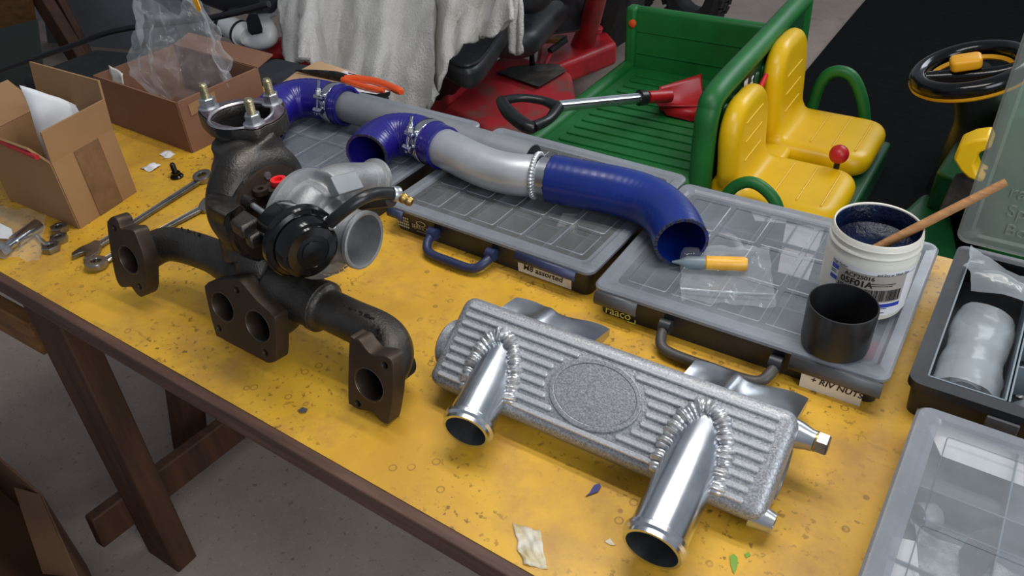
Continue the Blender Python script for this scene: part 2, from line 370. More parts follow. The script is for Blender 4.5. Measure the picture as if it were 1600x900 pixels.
pm('toy_green', (24, 112, 46), .46, 0, (5, (16, 92, 38), .4, .7)); pm('toy_green_dark', (18, 74, 36), .45)
pm('toy_yellow', (232, 186, 8), .36, 0, (4, (220, 174, 6), .4, .7), (180, .04, .0006)); pm('wheel_yellow', (226, 160, 24), .4)
t = NT('black_sheet'); t.l(t.ramp(t.noise(30, 5), [(.3, lin((9, 9, 10))), (.7, lin((16, 16, 17)))]), t.b.inputs['Base Color']); t.b.inputs['Roughness'].default_value = .95; t.b.inputs['Specular IOR Level'].default_value = .12; t.bump(t.noise(6, 5), .4, .02)
pm('rubber', (26, 26, 27), .7, 0, (20, (40, 40, 40), .4, .7), (60, .3, .002))
pm('black_vinyl', (30, 31, 34), .45, 0, (20, (44, 45, 48), .4, .7), (140, .2, .001)); pm('dusty_rubber', (42, 40, 38), .7, 0, (12, (92, 84, 76), .45, .7))
t = NT('towel'); t.l(t.ramp(t.noise(7, 6, .65), [(.3, lin((236, 233, 228))), (.62, lin((222, 217, 210))), (.8, lin((168, 150, 136)))]), t.b.inputs['Base Color']); t.b.inputs['Roughness'].default_value = .95; t.bump(t.noise(130, 4, .7), 1.0, .014)
t.b.inputs['Sheen Weight'].default_value = .3
pm('grey_panel', (120, 126, 132), .6, 0, (4, (104, 110, 116), .4, .7)); pm('white_plastic', (206, 206, 206), .35); pm('navy_plastic', (18, 20, 28), .5)
pm('yellow_resin', (232, 178, 62), .35, 0, (40, (212, 150, 40), .4, .7), (80, .3, .002))
pm('blue_chip', (48, 54, 128), .5); pm('green_paint', (118, 160, 52), .6); pm('white_film', (226, 220, 204), .5, 0, (40, (204, 186, 140), .45, .65), None, alpha=.8)
# ---------------------------------------------------------------- the place
FLOOR = -0.75
def bar(mb, p, q, w, t, side):
    """timber from p to q, w wide along side, t thick"""
    p, q = V(p), V(q); d = (q-p).normalized(); s = V(side); s = (s-d*s.dot(d)).normalized(); n = d.cross(s)
    c = [(s*a*w/2 + n*b*t/2) for a, b in ((-1, -1), (1, -1), (1, 1), (-1, 1))]
    return mb.hexa([p+x for x in c], [q+x for x in c])
ob('floor', MB().add([(-7, -3, FLOOR), (3.5, -3, FLOOR), (3.5, 7, FLOOR), (-7, 7, FLOOR)], [(0, 1, 2, 3)]), 'concrete', kind='structure', keep=True)
ob('wall_left', MB().box((-4.75, 2.2, .6), (.08, 9.0, 2.7)), 'grey_panel', kind='structure')
# work bench: painted board, hardwood lipping, trestle
fy = lambda x: -.4129 - .0302*x
X0, X1, YB = -1.285, 1.25, .385
tb = thing('work_bench', (-.3, 0, FLOOR), 'long trestle work bench with a stained yellow painted top', 'work bench')
ob('bench_top', MB().hexa([(X0, fy(X0), -.022), (X1, fy(X1), -.022), (X1, YB, -.022), (X0, YB, -.022)], [(X0, fy(X0), 0), (X1, fy(X1), 0), (X1, YB, 0), (X0, YB, 0)]), 'yellow_paint', tb, label='yellow painted board with scratches and stains')
ob('edge_strip', MB().hexa([(X0, fy(X0)-.016, -.032), (X1, fy(X1)-.016, -.032), (X1, fy(X1)-.0002, -.032), (X0, fy(X0)-.0002, -.032)], [(X0, fy(X0)-.016, 0.0005), (X1, fy(X1)-.016, 0.0005), (X1, fy(X1)-.0002, 0.0005), (X0, fy(X0)-.0002, 0.0005)]), 'edge_wood', tb, bev=.002, label='brown hardwood lipping')
ob('apron_rail', MB().hexa([(X0, fy(X0)-.008, -.046), (X1, fy(X1)-.008, -.046), (X1, fy(X1)+.02, -.046), (X0, fy(X0)+.02, -.046)], [(X0, fy(X0)-.008, -.0325), (X1, fy(X1)-.008, -.0325), (X1, fy(X1)+.02, -.0325), (X0, fy(X0)+.02, -.0325)]), 'dark_wood', tb, bev=.002)
ob('top_rail', MB().box((-.83, 0, -.085), (.05, .70, .077)), 'dark_wood', tb, bev=.003)
ob('leg', bar(MB(), (-.835, -.365, -.046), (-.835, -.375, FLOOR), .105, .05, (1, 0, 0)), 'dark_wood', tb, bev=.004)
ob('leg', bar(MB(), (-.835, .30, -.046), (-.835, .34, FLOOR), .105, .05, (1, 0, 0)), 'dark_wood', tb, bev=.004)
ob('strut', bar(MB(), (-.845, -.12, -.05), (-1.06, -.14, FLOOR), .07, .05, (0, 1, 0)), 'dark_wood', tb, bev=.004)
ob('stretcher', bar(MB(), (-.895, -.47, -.60), (-.895, .38, -.66), .028, .085, (1, 0, 0)), 'dark_wood', tb, bev=.004)
ob('side_rail', bar(MB(), (-1.02, -.34, -.22), (-1.27, -.34, -.22), .03, .08, (0, 1, 0)), 'pale_wood', tb, bev=.004)
ob('leg', bar(MB(), (-1.235, .30, -.046), (-1.235, .30, FLOOR), .09, .05, (1, 0, 0)), 'dark_wood', tb, bev=.004)
ob('leg', bar(MB(), (1.1, -.40, -.046), (1.1, -.40, FLOOR), .09, .05, (1, 0, 0)), 'dark_wood', tb, bev=.004)
ob('leg', bar(MB(), (1.1, .32, -.046), (1.1, .32, FLOOR), .09, .05, (1, 0, 0)), 'dark_wood', tb, bev=.004)

# ---------------------------------------------------------------- assortment cases
CL, CD, CH = .405, .335, .052
def case_parts(t, o, rot, lidmat, handle, latchm, L=CL, D=CD, H=CH, cols=8, rows=4, front_handle=True, lid_open=False, lean=0, divm='insert_grey', floorm='insert_grey'):
    M = Matrix.Translation(V(o)) @ Matrix.Rotation(rot, 4, 'Z')
    X = lambda mb: mb.xf(M)
    # tray: floor and four walls
    hb = H-.008 if not lid_open else H
    tr = MB(); w = .004; i = .009
    out = [(x, y) for x, y in rrect(i, i, L-i, D-i, .012)]; up = [(x, y) for x, y in rrect(i-.004, i-.004, L-i+.004, D-i+.004, .014)]; inn = [(x, y) for x, y in rrect(i+w, i+w, L-i-w, D-i-w, .010)]
    n = len(out); vs = [(x, y, 0) for x, y in out]+[(x, y, hb) for x, y in up]+[(x, y, hb) for x, y in inn]+[(x, y, .004) for x, y in inn]
    fs = [tuple(range(n-1, -1, -1))]+[(k*n+j, k*n+(j+1) % n, (k+1)*n+(j+1) % n, (k+1)*n+j) for k in range(3) for j in range(n)]+[tuple(range(3*n, 4*n))]
    ob('tray', X(tr.add(vs, fs)), 'case_black', t, keep=True)
    # compartment walls
    cw = (L-2*i-2*w)/cols; dw = (D-2*i-2*w)/rows; ht = hb-.004
    for r in range(1, rows): ob('divider', X(MB().box((L/2, i+w+dw*r, .0045+ht/2), (L-2*i-2*w-.001, .0016, ht-.002))), divm, t)
    for c in range(1, cols): ob('divider', X(MB().box((i+w+cw*c, D/2, .0045+ht/2), (.0016, D-2*i-2*w-.001, ht-.003))), divm, t)
    if divm: ob('insert', X(MB().box((L/2, D/2, .0050), (L-2*i-2*w-.002, D-2*i-2*w-.002, .0012))), floorm, t)
    return M
def lid_parts(t, M, mat, L=CL, D=CD, H=CH, name='lid', rimm='lid_rim', windows=True):
    """domed lid: raised rim with a sunk clear panel and moulded lines"""
    def ring(a, b, r, z): return [(x, y, z) for x, y in rrect(a, a, L-a, D-a, r)]
    seq = [(.002, .014, H-.009), (0, .016, H-.0075), (0, .016, H-.003), (.003, .014, H), (.016, .012, H), (.020, .010, H-.003), (.026, .009, H-.003)]
    vs = []; n = None
    for a, r, z in seq:
        R = ring(a, a, r, z); n = len(R); vs += R
    fs = [(j*n+i, j*n+(i+1) % n, (j+1)*n+(i+1) % n, (j+1)*n+i) for j in range(len(seq)-1) for i in range(n)]
    ld = ob(name, MB().add(vs, fs).xf(M), rimm, t, keep=True)
    R = ring(.026, .026, .009, H-.003); ob('clear_panel', MB().add(R, [tuple(range(len(R)))]).xf(M), mat, ld, keep=True)
    return ld
def seams(ld, M, mat, cols, rows, L=CL, D=CD, H=CH):
    """moulded ridges of the lid over the compartment walls"""
    x0, x1, y0, y1 = .034, L-.034, .034, D-.034
    for r in range(rows):
        for c in range(cols):
            a, b = x0+(x1-x0)*c/cols+.003, x0+(x1-x0)*(c+1)/cols-.003; e, f = y0+(y1-y0)*r/rows+.003, y0+(y1-y0)*(r+1)/rows-.003
            mb = MB(); o_ = rrect(a, e, b, f, .004, 2); i_ = rrect(a+.0014, e+.0014, b-.0014, f-.0014, .003, 2); n = len(o_)
            vs = [(x, y, H-.0029) for x, y in o_]+[(x, y, H-.0021) for x, y in i_]
            ob('moulded_frame', mb.add(vs, [(k, (k+1) % n, (k+1) % n+n, k+n) for k in range(n)]).xf(M), mat, ld, keep=True)
def handle_part(t, M, mat, pivm, x0, x1, drop=.012, out=.036, r=.0075):
    h = MB().tube([(x0, .006, .024), (x0+.001, -out*.55, .020), (x0+.016, -out, drop), ((x0+x1)/2, -out-.003, drop), (x1-.016, -out, drop), (x1-.001, -out*.55, .020), (x1, .006, .024)], r, 12)
    hd = ob('handle', h.xf(M), mat, t)
    for x in (x0, x1): ob('pivot', MB().lathe([(0, -.009), (.010, -.008), (.010, .008), (0, .009)], M @ V((x, -.004, .026)), M.to_3x3() @ V((1, 0, 0)), 16), pivm, hd)
def latch(t, M, x, mat, w=.058, H=CH, dr=.020):
    mb = MB().grid(2, 7, lambda u, v: V((x-w/2+w*u, -.001-.006*math.sin(v*2.4), H-.006-dr*v)))
    ob('latch', mb.xf(M), mat, t, solid=.003)
def panel_label(t, M, x0, x1, z0, z1, words, size, tilt=0, off=.0115):
    P = MB().box(((x0+x1)/2, off-.0045, (z0+z1)/2), (x1-x0, .0008, z1-z0)); lb = ob('paper_label', P.xf(M), 'paper_label', t)
    for wd, dx, dz, sz in words: text('handwriting', wd, sz, M @ frame((x0+dx, off-.0053, z0+dz), (1, 0, tilt), (0, 0, 1)), 'ink', lb, .0001, shear=.15, bold=.0002)
    return lb
# case with the yellow maker's name, second from the right in the row
tB = thing('organiser_case', (.2, .17, 0), 'grey lidded parts case with yellow maker name, under the white paste tub', 'parts case', 'parts cases along the back of the bench')
oB = (.004, -.002, 0); MBx = case_parts(tB, oB, 0, 'lid_clear', 'handle_grey', 'latch_grey')
lB = lid_parts(tB, MBx, 'lid_clear'); seams(lB, MBx, 'lid_rim', 5, 3)
handle_part(tB, MBx, 'handle_grey', 'case_black', .118, .272)
latch(tB, MBx, .040, 'latch_grey', .066); latch(tB, MBx, .345, 'latch_grey', .112)
text('lettering', 'raaco', .0185, MBx @ frame((.020, .0040, .0065), (1, 0, 0), (0, .12, 1)), 'raaco_print', tB, .0002)
for a, b, w, h in ((.0155, .0165, .0014, .007), (.0155, .0225, .012, .0014), (.068, .0035, .0014, .007), (.057, .0030, .012, .0014)):
    ob('logo_bracket', MB().box((a+w/2, 0.0036, b+h/2), (w, .0008, h)).xf(MBx), 'raaco_print', tB)
panel_label(tB, MBx @ Matrix.Translation((0, -.010, 0)), .306, .382, .0003, .0265, [('+ RIV NUTS', .012, .014, .0125)], 0, 0)
# middle case, handwritten M8 label
tA = thing('organiser_case', (-.22, .19, 0), 'black parts case labelled M8 assorted, beneath the silver pipe and blue hose', 'parts case', 'parts cases along the back of the bench')
MAx = case_parts(tA, (-.414, .036, 0), -.035, 'lid_smoke', 'handle_blue', 'latch_blue', floorm='handle_grey')
lA = lid_parts(tA, MAx, 'lid_smoke'); seams(lA, MAx, 'lid_rim', 6, 4)
handle_part(tA, MAx, 'handle_blue', 'handle_blue', .105, .225)
latch(tA, MAx, .024, 'latch_blue', .034, dr=.014); latch(tA, MAx, .325, 'latch_blue', .11, dr=.014)
panel_label(tA, MAx, .268, .366, .003, .0245, [('M8 assorted', .010, .007, .0145)], -.02, .0078)
text('lettering', 'SERVICE CASE', .0100, MAx @ frame((.050, .0042, .0165), (1, 0, 0), (0, .12, 1)), 'case_print', tA, .0001)
ob('printed_line', MB().box((.078, .0052, .0115), (.036, .0006, .0008)).xf(MAx), 'case_print', tA)
ob('badge', MB().lathe([(.0075, 0), (.0075, .0006), (.0062, .0006), (.0062, 0)], V((0, 0, 0)), (0, 0, 1), 24, True).xf(MAx @ frame((.072, .0042, .0290), (1, 0, 0), (0, .12, 1)) @ Matrix.Diagonal((1.4, .6, 1, 1))), 'case_print', tA)
for q in range(6):
    for k in range(4): ob('printed_mark', MB().box((.020+q*.0044, .0045, .012+k*.0058), (.0026, .0006, .0036)).xf(MAx), 'case_print', tA)
# left case, half hidden behind the turbocharger
tE = thing('organiser_case', (-.66, .19, 0), 'parts case behind the turbocharger, carrying the grey pipe and dark hose elbow', 'parts case', 'parts cases along the back of the bench')
MEx = case_parts(tE, (-.852, .044, 0), -.02, 'lid_clear', 'handle_blue', 'latch_blue')
lE = lid_parts(tE, MEx, 'lid_clear'); seams(lE, MEx, 'lid_rim', 5, 3); latch(tE, MEx, .33, 'latch_blue', .07)
# front right case, cut off by the frame
tD = thing('organiser_case', (.64, -.15, 0), 'clear lidded parts case at the front right corner with bagged hardware inside', 'parts case', 'parts cases along the back of the bench')
MDx = case_parts(tD, (.443, -.362, 0), -.012, 'lid_clear', 'handle_grey', 'latch_grey', D=.342, cols=4, rows=3)
lD = lid_parts(tD, MDx, 'lid_thin', D=.342); seams(lD, MDx, 'lid_rim', 2, 2, D=.342)
# open case on the right with its lid propped up
tC = thing('organiser_case', (.62, .17, 0), 'open black parts case on the right with its green tinted lid standing up', 'parts case', 'parts cases along the back of the bench')
MCx = case_parts(tC, (.426, .005, 0), -.012, 'lid_green', 'handle_grey', 'latch_grey', H=.056, cols=1, rows=1, lid_open=True, floorm='case_black')
ob('rim', MB().add([(x, y, .0565) for x, y in rrect(.001, .001, CL-.001, CD-.001, .016)]+[(x, y, .0565) for x, y in rrect(.020, .020, CL-.020, CD-.020, .010)]+[(x, y, .045) for x, y in rrect(.001, .001, CL-.001, CD-.001, .016)], [(i, (i+1) % 24, (i+1) % 24+24, i+24) for i in range(24)]+[(i+48, (i+1) % 24+48, (i+1) % 24, i) for i in range(24)]).xf(MCx), 'case_black', tC, keep=True)
for x, w in ((.068, .0016), (.104, .0016), (.108, .0016), (.190, .0016), (.272, .0016)): 
    if w: ob('divider', MB().box((x if x > .08 else .021, CD/2, .031), (.002, CD-.042, .052)).xf(MCx), 'insert_grey', tC)
for y in (.100, .172, .245): ob('divider', MB().box((.246, y, .028), (.274, .002, .044)).xf(MCx), 'insert_grey', tC)
ob('divider', MB().box((.0625, .021, .031), (.083, .002, .052)).xf(MCx), 'insert_grey', tC)
ob('latch', MB().box((.108, -.002, .038), (.034, .004, .016)).xf(MCx), 'latch_grey', tC, bev=.001)
for k in range(5): ob('grille_bar', MB().box((.022+k*.0055, .0045, .010+k*.0018), (.0012, .0008, .012)).xf(MCx), 'case_print', tC)
for x in (.105, .18): ob('hinge', MB().lathe([(0, -.007), (.005, -.007), (.005, .007), (0, .007)], MCx @ V((x, CD-.002, .056)), (1, 0, 0), 12), 'case_black', tC)
LM = MCx @ Matrix.Translation((-.006, CD-.006, .062)) @ Matrix.Rotation(math.radians(93), 4, 'X')
def lidC():
    ld = lid_parts(tC, LM @ Matrix.Translation((0, 0, -.022)) , 'lid_green', H=.022, rimm='lid_green'); return ld
lC = lidC()
for k, (wd, dx) in enumerate((('raaco', .045), ('Special', .050), ('Boxes', .055))): text('moulded_lettering', wd, .026, LM @ Matrix.Translation((dx, .090-.030*k, .0012-.0035)), 'lid_green', lC, .0006)
# ---------------------------------------------------------------- cast plenum with two welded stubs
PT = math.radians(34); PL, PW, PH = .440, .1260, .046
pM = Matrix.Translation((-.096, -.2430, .0015)) @ Matrix.Rotation(PT, 4, 'X')      # local: x along, y across the face, z out of the face
pl = thing('intake_plenum', (.13, -.2, 0), 'ribbed cast aluminium intake plenum with two welded outlet stubs, front of the bench', 'plenum')
ob('body', soft_slab(PL, PW, PH, .016, .012).xf(pM), 'sand_cast_aluminium', pl, ang=60)
OU, OVc, OA, OB = .219, .062, .053, .037
def rib(u0, u1, v):
    mb = MB(); w = .0032; h = .0036
    o_ = rrect(u0, v-w, u1, v+w, .0029, 3); i_ = rrect(u0+.0012, v-w+.0012, u1-.0012, v+w-.0012, .0018, 3); n = len(o_)
    vs = [(x, y, PH-.0004) for x, y in o_]+[(x, y, PH+h*.6) for x, y in o_]+[(x, y, PH+h) for x, y in i_]
    ob('rib', mb.add(vs, [(k*n+i, k*n+(i+1) % n, (k+1)*n+(i+1) % n, (k+1)*n+i) for k in range(2) for i in range(n)]+[tuple(range(2*n, 3*n))]).xf(pM), 'rib_lit_aluminium', pl, keep=True)
for k in range(9):
    v = .0150 + k*.0121; e0 = .014; e1 = PL-.024 + .010*(k/8.)-.004*(k > 6)
    q = 1-((v-OVc)/(OB+.008))**2
    if q > 0:
        hw = (OA+.008)*math.sqrt(q)
        rib(e0, OU-hw-.004, v); rib(OU+hw+.004, e1, v)
    else: rib(e0, e1, v)
plate('badge_ring', circ(OU, OVc, OA+.0045, 56, OB+.0045), [circ(OU, OVc, OA, 56, OB)], .0030, pM @ Matrix.Translation((0, 0, PH-.0004)), 'sand_cast_aluminium', pl, bev=.0009)
plate('badge_field', circ(OU, OVc, OA-.0016, 56, OB-.0016), [], .0020, pM @ Matrix.Translation((0, 0, PH-.0004)), 'sand_cast_aluminium', pl, bev=.0007, label='oval blank badge field')
def stub(root, end, r, rr):
    root, end = V(root), V(end); d = (end-root).normalized(); back = root - d*.05; ln = (end-back).length
    ob('outlet_stub', MB().lathe([(r, 0), (r, ln-.022), (r, ln-.016), (rr, ln-.013), (rr, ln-.008), (r+.0006, ln-.005), (r+.0006, ln), (r-.0030, ln), (r-.0030, ln-.05), (r-.0030, .02)], back, d, 48), 'brushed_aluminium', pl, ang=25, label='bright turned aluminium stub with beaded lip')
    # bead around the line where the stub meets the ribbed face and the front radius
    iv = pM.inverted(); u = d.cross(V((1, 0, 0))).normalized(); w = d.cross(u); pts = []
    for k in range(120):
        a = 2*math.pi*k/120; o = back + (u*math.cos(a)+w*math.sin(a))*r; lo = iv @ o; ld = iv.to_3x3() @ d
        t = (PH-lo.z)/ld.z; p = lo + ld*t
        if p.y > .010: pts.append((p, (u*math.cos(a)+w*math.sin(a))))
    mb = MB(); path = []
    for p, nn in pts: path.append(pM @ p + nn*.003)
    # order along the arc
    i0 = max(range(len(path)), key=lambda i: (path[i]-path[i-1]).length); path = path[i0:]+path[:i0]
    L = 0; nxt = 0; k = 0
    for i in range(1, len(path)):
        L += (path[i]-path[i-1]).length
        while L >= nxt:
            t = (path[min(i+1, len(path)-1)]-path[i-1]).normalized(); rr_ = .0100*(1+.14*math.sin(k*1.7)); o = path[i]
            mb.lathe([(0, -.0042), (rr_*.75, -.0036), (rr_, 0), (rr_*.75, .0036), (0, .0042)], o + V((random.uniform(-.0006, .0006), random.uniform(-.0006, .0006), 0)), t+V((0, 0, .25)), 14); nxt += .0050; k += 1
    ob('weld_bead', mb, 'weld_metal', pl, ang=70, label='rippled aluminium weld around the stub')
stub((.2555, -.246, .054), (.2605, -.3535, .0400), .0315, .0350)
stub((-.0085, -.246, .053), (.0045, -.3190, .0430), .0290, .0325)
# right end: throttle flange with two lugs and a hex plug; left end: round boss
ex = PL-.096
ob('end_flange', MB().lathe([(.030, 0), (.036, 0), (.036, .014), (.030, .014), (.030, .001)], (ex-.015, -.190, .038), (1, 0, 0), 40), 'smooth_aluminium', pl, ang=40)
ob('lug', MB().lathe([(.018, -.012), (.0155, .004), (.0125, .014), (.0120, .020)], (ex-.002, -.1535, .066), (1, -.03, -.02), 24), 'smooth_aluminium', pl)
ob('plug_washer', MB().lathe([(.0118, 0), (.0118, .002)], (ex+.0185, -.1535, .066), (1, 0, 0), 24), 'brass', pl)
ob('hex_plug', MB().lathe([(.0128, 0), (.0128, .011), (.0112, .0125)], (ex+.0205, -.1535, .066), (1, 0, 0), 6, xs=(0, .3, 1)), 'wrench_steel', pl, ang=20, label='steel hex plug')
ob('lug', MB().lathe([(.016, -.014), (.0135, 0), (.0115, .010), (.0065, .010), (.0065, .002)], (ex+.0, -.248, .024), (1, -.05, -.05), 24), 'smooth_aluminium', pl)
ob('end_boss', MB().lathe([(.034, 0), (.034, .010), (.030, .014), (0, .014)], (-.091, -.203, .048), (-1, 0, 0), 40), 'sand_cast_aluminium', pl)
def port_flange(x0, x1):
    nx, ny = 34, 20; L = x1-x0
    def top(u, v):
        x = x0+L*u; y = -.055-.105*v; z = .030+.030*v
        z += .004*math.exp(-((u-.40)/.06)**2)                         # crease between the two ports
        z -= .012*math.exp(-(((u-.70)/.17)**2+((v-.55)/.26)**2))*(1)
        z -= .016*math.exp(-(((u-.15)/.13)**2+((v-.55)/.30)**2))
        if v < .02: y += .004*math.sin(u*9)
        return V((x, y, z))
    a = MB().grid(nx, ny, top); b = MB().grid(nx, ny, lambda u, v: V((x0+L*u, -.055-.105*v, max(.004, .018+.012*v-.010*math.sin(u*math.pi)))))
    o = len(a.v); mb = MB(); mb.v = a.v+b.v; mb.f = a.f+[tuple(i+o for i in reversed(f)) for f in b.f]
    bd = [i for i in range(nx)]+[j*nx+nx-1 for j in range(1, ny)]+[(ny-1)*nx+i for i in range(nx-2, -1, -1)]+[j*nx for j in range(ny-2, 0, -1)]
    mb.f += [(bd[i], bd[(i+1) % len(bd)], bd[(i+1) % len(bd)]+o, bd[i]+o) for i in range(len(bd))]
    ob('port_flange', mb, 'smooth_aluminium', pl, ang=50)
    for u in (.22, .72): ob('support_foot', MB().lathe([(.014, 0), (.014, .02)], (x0+L*u, -.115, 0.0), (0, 0, 1), 16), 'smooth_aluminium', pl)
port_flange(-.092, .060); port_flange(.186, .332)

# ---------------------------------------------------------------- exhaust manifold with turbocharger
tm = thing('turbo_manifold', (-.38, -.26, 0), 'black cast exhaust manifold carrying a bolted-on turbocharger with silver compressor', 'turbocharger')
K = .2; fq = math.sqrt(1+K*K)
fM = frame((0, -.333, 0), (1, 0, 0), (0, K, 1))
FT = .024
f3 = [(-.1705, .1049), (-.1635, .1122), (-.155, .1135), (-.1469, .1064), (-.1357, .1005), (-.1192, .105), (-.1084, .1056), (-.1032, .0984), (-.1034, .0589), (-.1111, .0125), (-.1156, .0070), (-.1251, .0078), (-.1356, .0145), (-.1509, .0118), (-.162, .0088), (-.173, .0108), (-.1769, .0187)]
f2 = [(-.4438, .0877), (-.4391, .0984), (-.4299, .1054), (-.3837, .1243), (-.3731, .1277), (-.3646, .1256), (-.3384, .108), (-.3106, .0961), (-.3057, .086), (-.3108, .0316), (-.3171, .0198), (-.3304, .0139), (-.3404, .0149), (-.4217, .019), (-.4342, .0262)]
f1 = [(-.6587, .1273), (-.6523, .1384), (-.6405, .1468), (-.6303, .1444), (-.626, .1322), (-.61, .1346), (-.5956, .1376), (-.589, .1282), (-.5802, .0975), (-.585, .0662), (-.5917, .0389), (-.6043, .0258), (-.6176, .0292), (-.6268, .0362), (-.6517, .027), (-.6619, .0372), (-.6633, .0723)]
def flange(outl, ports, bolts):
    fl = plate('port_flange', round2(outl, 3), [circ(x, y, r, 28) for x, y, r in ports]+[circ(x, y, .0062, 16) for x, y in bolts], FT, fM @ Matrix.Translation((0, 0, -FT)), 'machined_iron', tm, bev=.0015)
    for x, y, r in ports:
        ob('port', MB().lathe([(r+.0006, .022), (r-.0008, .002), (r-.0030, -.045), (0, -.047)], fM @ V((x, y, -FT)), fM.to_3x3() @ V((0, 0, 1)), 28, cap0=False), 'bore_shade', fl, keep=True)
    for x, y, r in ports: ob('port_edge', MB().lathe([(r+.0012, .0242), (r+.0002, .0246), (r-.0010, .0225), (r+.0004, .0215)], fM @ V((x, y, -FT)), fM.to_3x3() @ V((0, 0, 1)), 32, True), 'worn_edge', fl)
    for x, y in bolts: ob('bolt_hole', MB().lathe([(.0064, .018), (.0060, 0.004), (0, .003)], fM @ V((x, y, -FT)), fM.to_3x3() @ V((0, 0, 1)), 16, cap0=False), 'bore_shade', fl, keep=True)
flange(f3, [(-.1409, .0545, .0235)], [(-.1148, .0978-.004), (-.1618, .0165)])
flange(f2, [(-.410, .074, .0225), (-.3402, .0696-.002, .0235)], [(-.3762, .1115), (-.4251, .0340), (-.3309, .0290)])
flange(f1, [(-.619, .0836, .0225)], [(-.6423, .1295), (-.6037, .043)])
def fp(x, s, back): return fM @ V((x, s, -back))
mb = MB()
mb.tube([fp(-.1409, .056, .016), fp(-.1409, .058, .030), (-.146, -.270, .064), (-.172, -.256, .073), (-.225, -.257, .079), (-.285, -.257, .083)], [.0285, .0285, .030, .0295, .0285, .0285], 24)
mb.tube([(-.268, -.257, .082), (-.31, -.257, .085), (-.36, -.257, .088)], [.0345, .036, .040], 24, sub=3)
mb.tube([fp(-.619, .083, .012), fp(-.617, .083, .026), (-.604, -.266, .0835), (-.570, -.254, .086), (-.50, -.252, .089), (-.44, -.256, .086), (-.37, -.257, .086)], [.026, .026, .027, .0265, .0265, .030, .036], 24)
mb.tube([fp(-.410, .074, .012), fp(-.402, .075, .05), (-.39, -.255, .09)], [.029, .031, .036], 20)
mb.tube([fp(-.3402, .070, .012), fp(-.345, .072, .05), (-.36, -.255, .09)], [.030, .033, .038], 20)
mb.tube([(-.385, -.255, .085), (-.40, -.245, .13), (-.415, -.235, .165)], [.038, .034, .036], 20)
cut = MB()
for x, y, r in ((-.1409, .0545, .0235), (-.410, .074, .0225), (-.3402, .0676, .0235), (-.619, .0836, .0225)): cut.lathe([(r, .06), (r-.002, -.045)], fM @ V((x, y, -FT)), fM.to_3x3() @ V((0, 0, 1)), 24)
ob('manifold_casting', blend(mb, .0032, 4, cut), 'cast_iron', tm, ang=80, label='dark rough cast iron runners')
ob('slip_collar', MB().lathe([(.0335, -.006), (.0365, -.004), (.0365, .004), (.0335, .006)], (-.276, -.257, .0825), (1, 0, -.06), 36), 'cast_iron', tm)
# raised foundry marks on the runners
def marks(pts, nrm, k=3):
    mk = MB()
    for p in pts:
        for j in range(3):
            q = V(p)+V((random.uniform(-.004, .004), random.uniform(-.001, .001), random.uniform(-.003, .003))); mk.box(q, (random.choice((.001, .004)), .0016, .0038), Matrix.Rotation(random.uniform(-.6, .6), 3, 'X'))
    return mk
ob('foundry_mark', kind='stuff', mat='cast_iron', parent=tm, mb=marks([(-.222+i*.0085, -.262, .1065-.0003*i) for i in range(6)]+[(-.160+.004*i, -.272-.004*i, .098-.001*i) for i in range(3)]+[(-.566+i*.012, -.246, .1125) for i in range(5)], None))
# --- turbo
I = V((-.207, -.220, .190)); th = math.radians(-3)
ax = V((math.cos(th), -math.sin(th), 0)); bx = V((math.sin(th), math.cos(th), 0)); zz = V((0, 0, 1))
def tp(a, b, z): return I + ax*a + bx*b + zz*z
# turbine housing (iron): volute, outlet elbow up to the three-stud flange, inlet foot
FC = V((-.424, -.2, .292))
mb = MB()
Tc = tp(-.192, .008, .012)
mb.tube([Tc + bx*(.050*math.cos(a)) + zz*(.048*math.sin(a)) for a in [math.radians(q) for q in range(-100, 261, 20)]], [.033, .033, .032, .030, .028], 18, sub=2)
mb.lathe([(.046, -.028), (.054, -.01), (.054, .018), (.048, .026)], Tc, ax, 30)
mb.tube([Tc - ax*.004, Tc - ax*.012 + zz*.035 + bx*.004, FC - zz*.055 + V((.004, .004, 0)), FC - zz*.012], [.042, .046, .0455, .045], 26)
mb.tube([tp(-.200, -.012, -.012), (-.418, -.236, .140), (-.412, -.245, .110)], [.042, .044, .042], 22)
cen = at(377, 182, .296)
ob('turbine_housing', blend(mb, .0032, 5, MB().lathe([(.0385, .33), (.038, .215)], (cen.x, cen.y, 0), zz, 32)), 'cast_iron', tm, ang=80, label='black cast iron turbine housing')
# outlet flange: rounded triangle through the three studs
ST = [at(326, 167, .300), at(425, 160, .300), at(397, 192, .300)]
cen = at(377, 182, .296)
def tri(scale, z0, h, bore, mat, name, lab=None):
    P = []
    cc = V((FC.x, FC.y, 0)); c3 = [V((p.x, p.y, 0)) for p in ST]; mid = sum(c3, V((0, 0, 0)))/3
    out = []
    for i in range(3):
        p = c3[i]; d = (p-mid).normalized(); a0 = math.atan2(d.y, d.x)
        for k in range(-4, 5): a = a0+k*.22; out.append((p.x+scale*math.cos(a), p.y+scale*math.sin(a)))
    # bow the sides outward so that they clear the bore
    ang = sorted(out, key=lambda q: math.atan2(q[1]-mid.y, q[0]-mid.x)); full = []
    for i, q in enumerate(ang):
        full.append(q); r = ang[(i+1) % len(ang)]
        if (V(q)-V(r)).length > .02:
            for t in (.2, .4, .6, .8):
                x = V(q).lerp(V(r), t); dd = (x-V((mid.x, mid.y))).normalized(); full.append(tuple(x+dd*.014*4*t*(1-t)))
    bc = V((cen.x, cen.y))
    return plate(name, full, [circ(bc.x, bc.y, bore, 40)], h, Matrix.Translation((0, 0, z0)), mat, tm, bev=.001, label=lab)
tri(.0150, .2745, .0215, .0395, 'cast_iron', 'outlet_flange'); tri(.0125, .2962, .0022, .0405, 'gasket_steel', 'gasket')
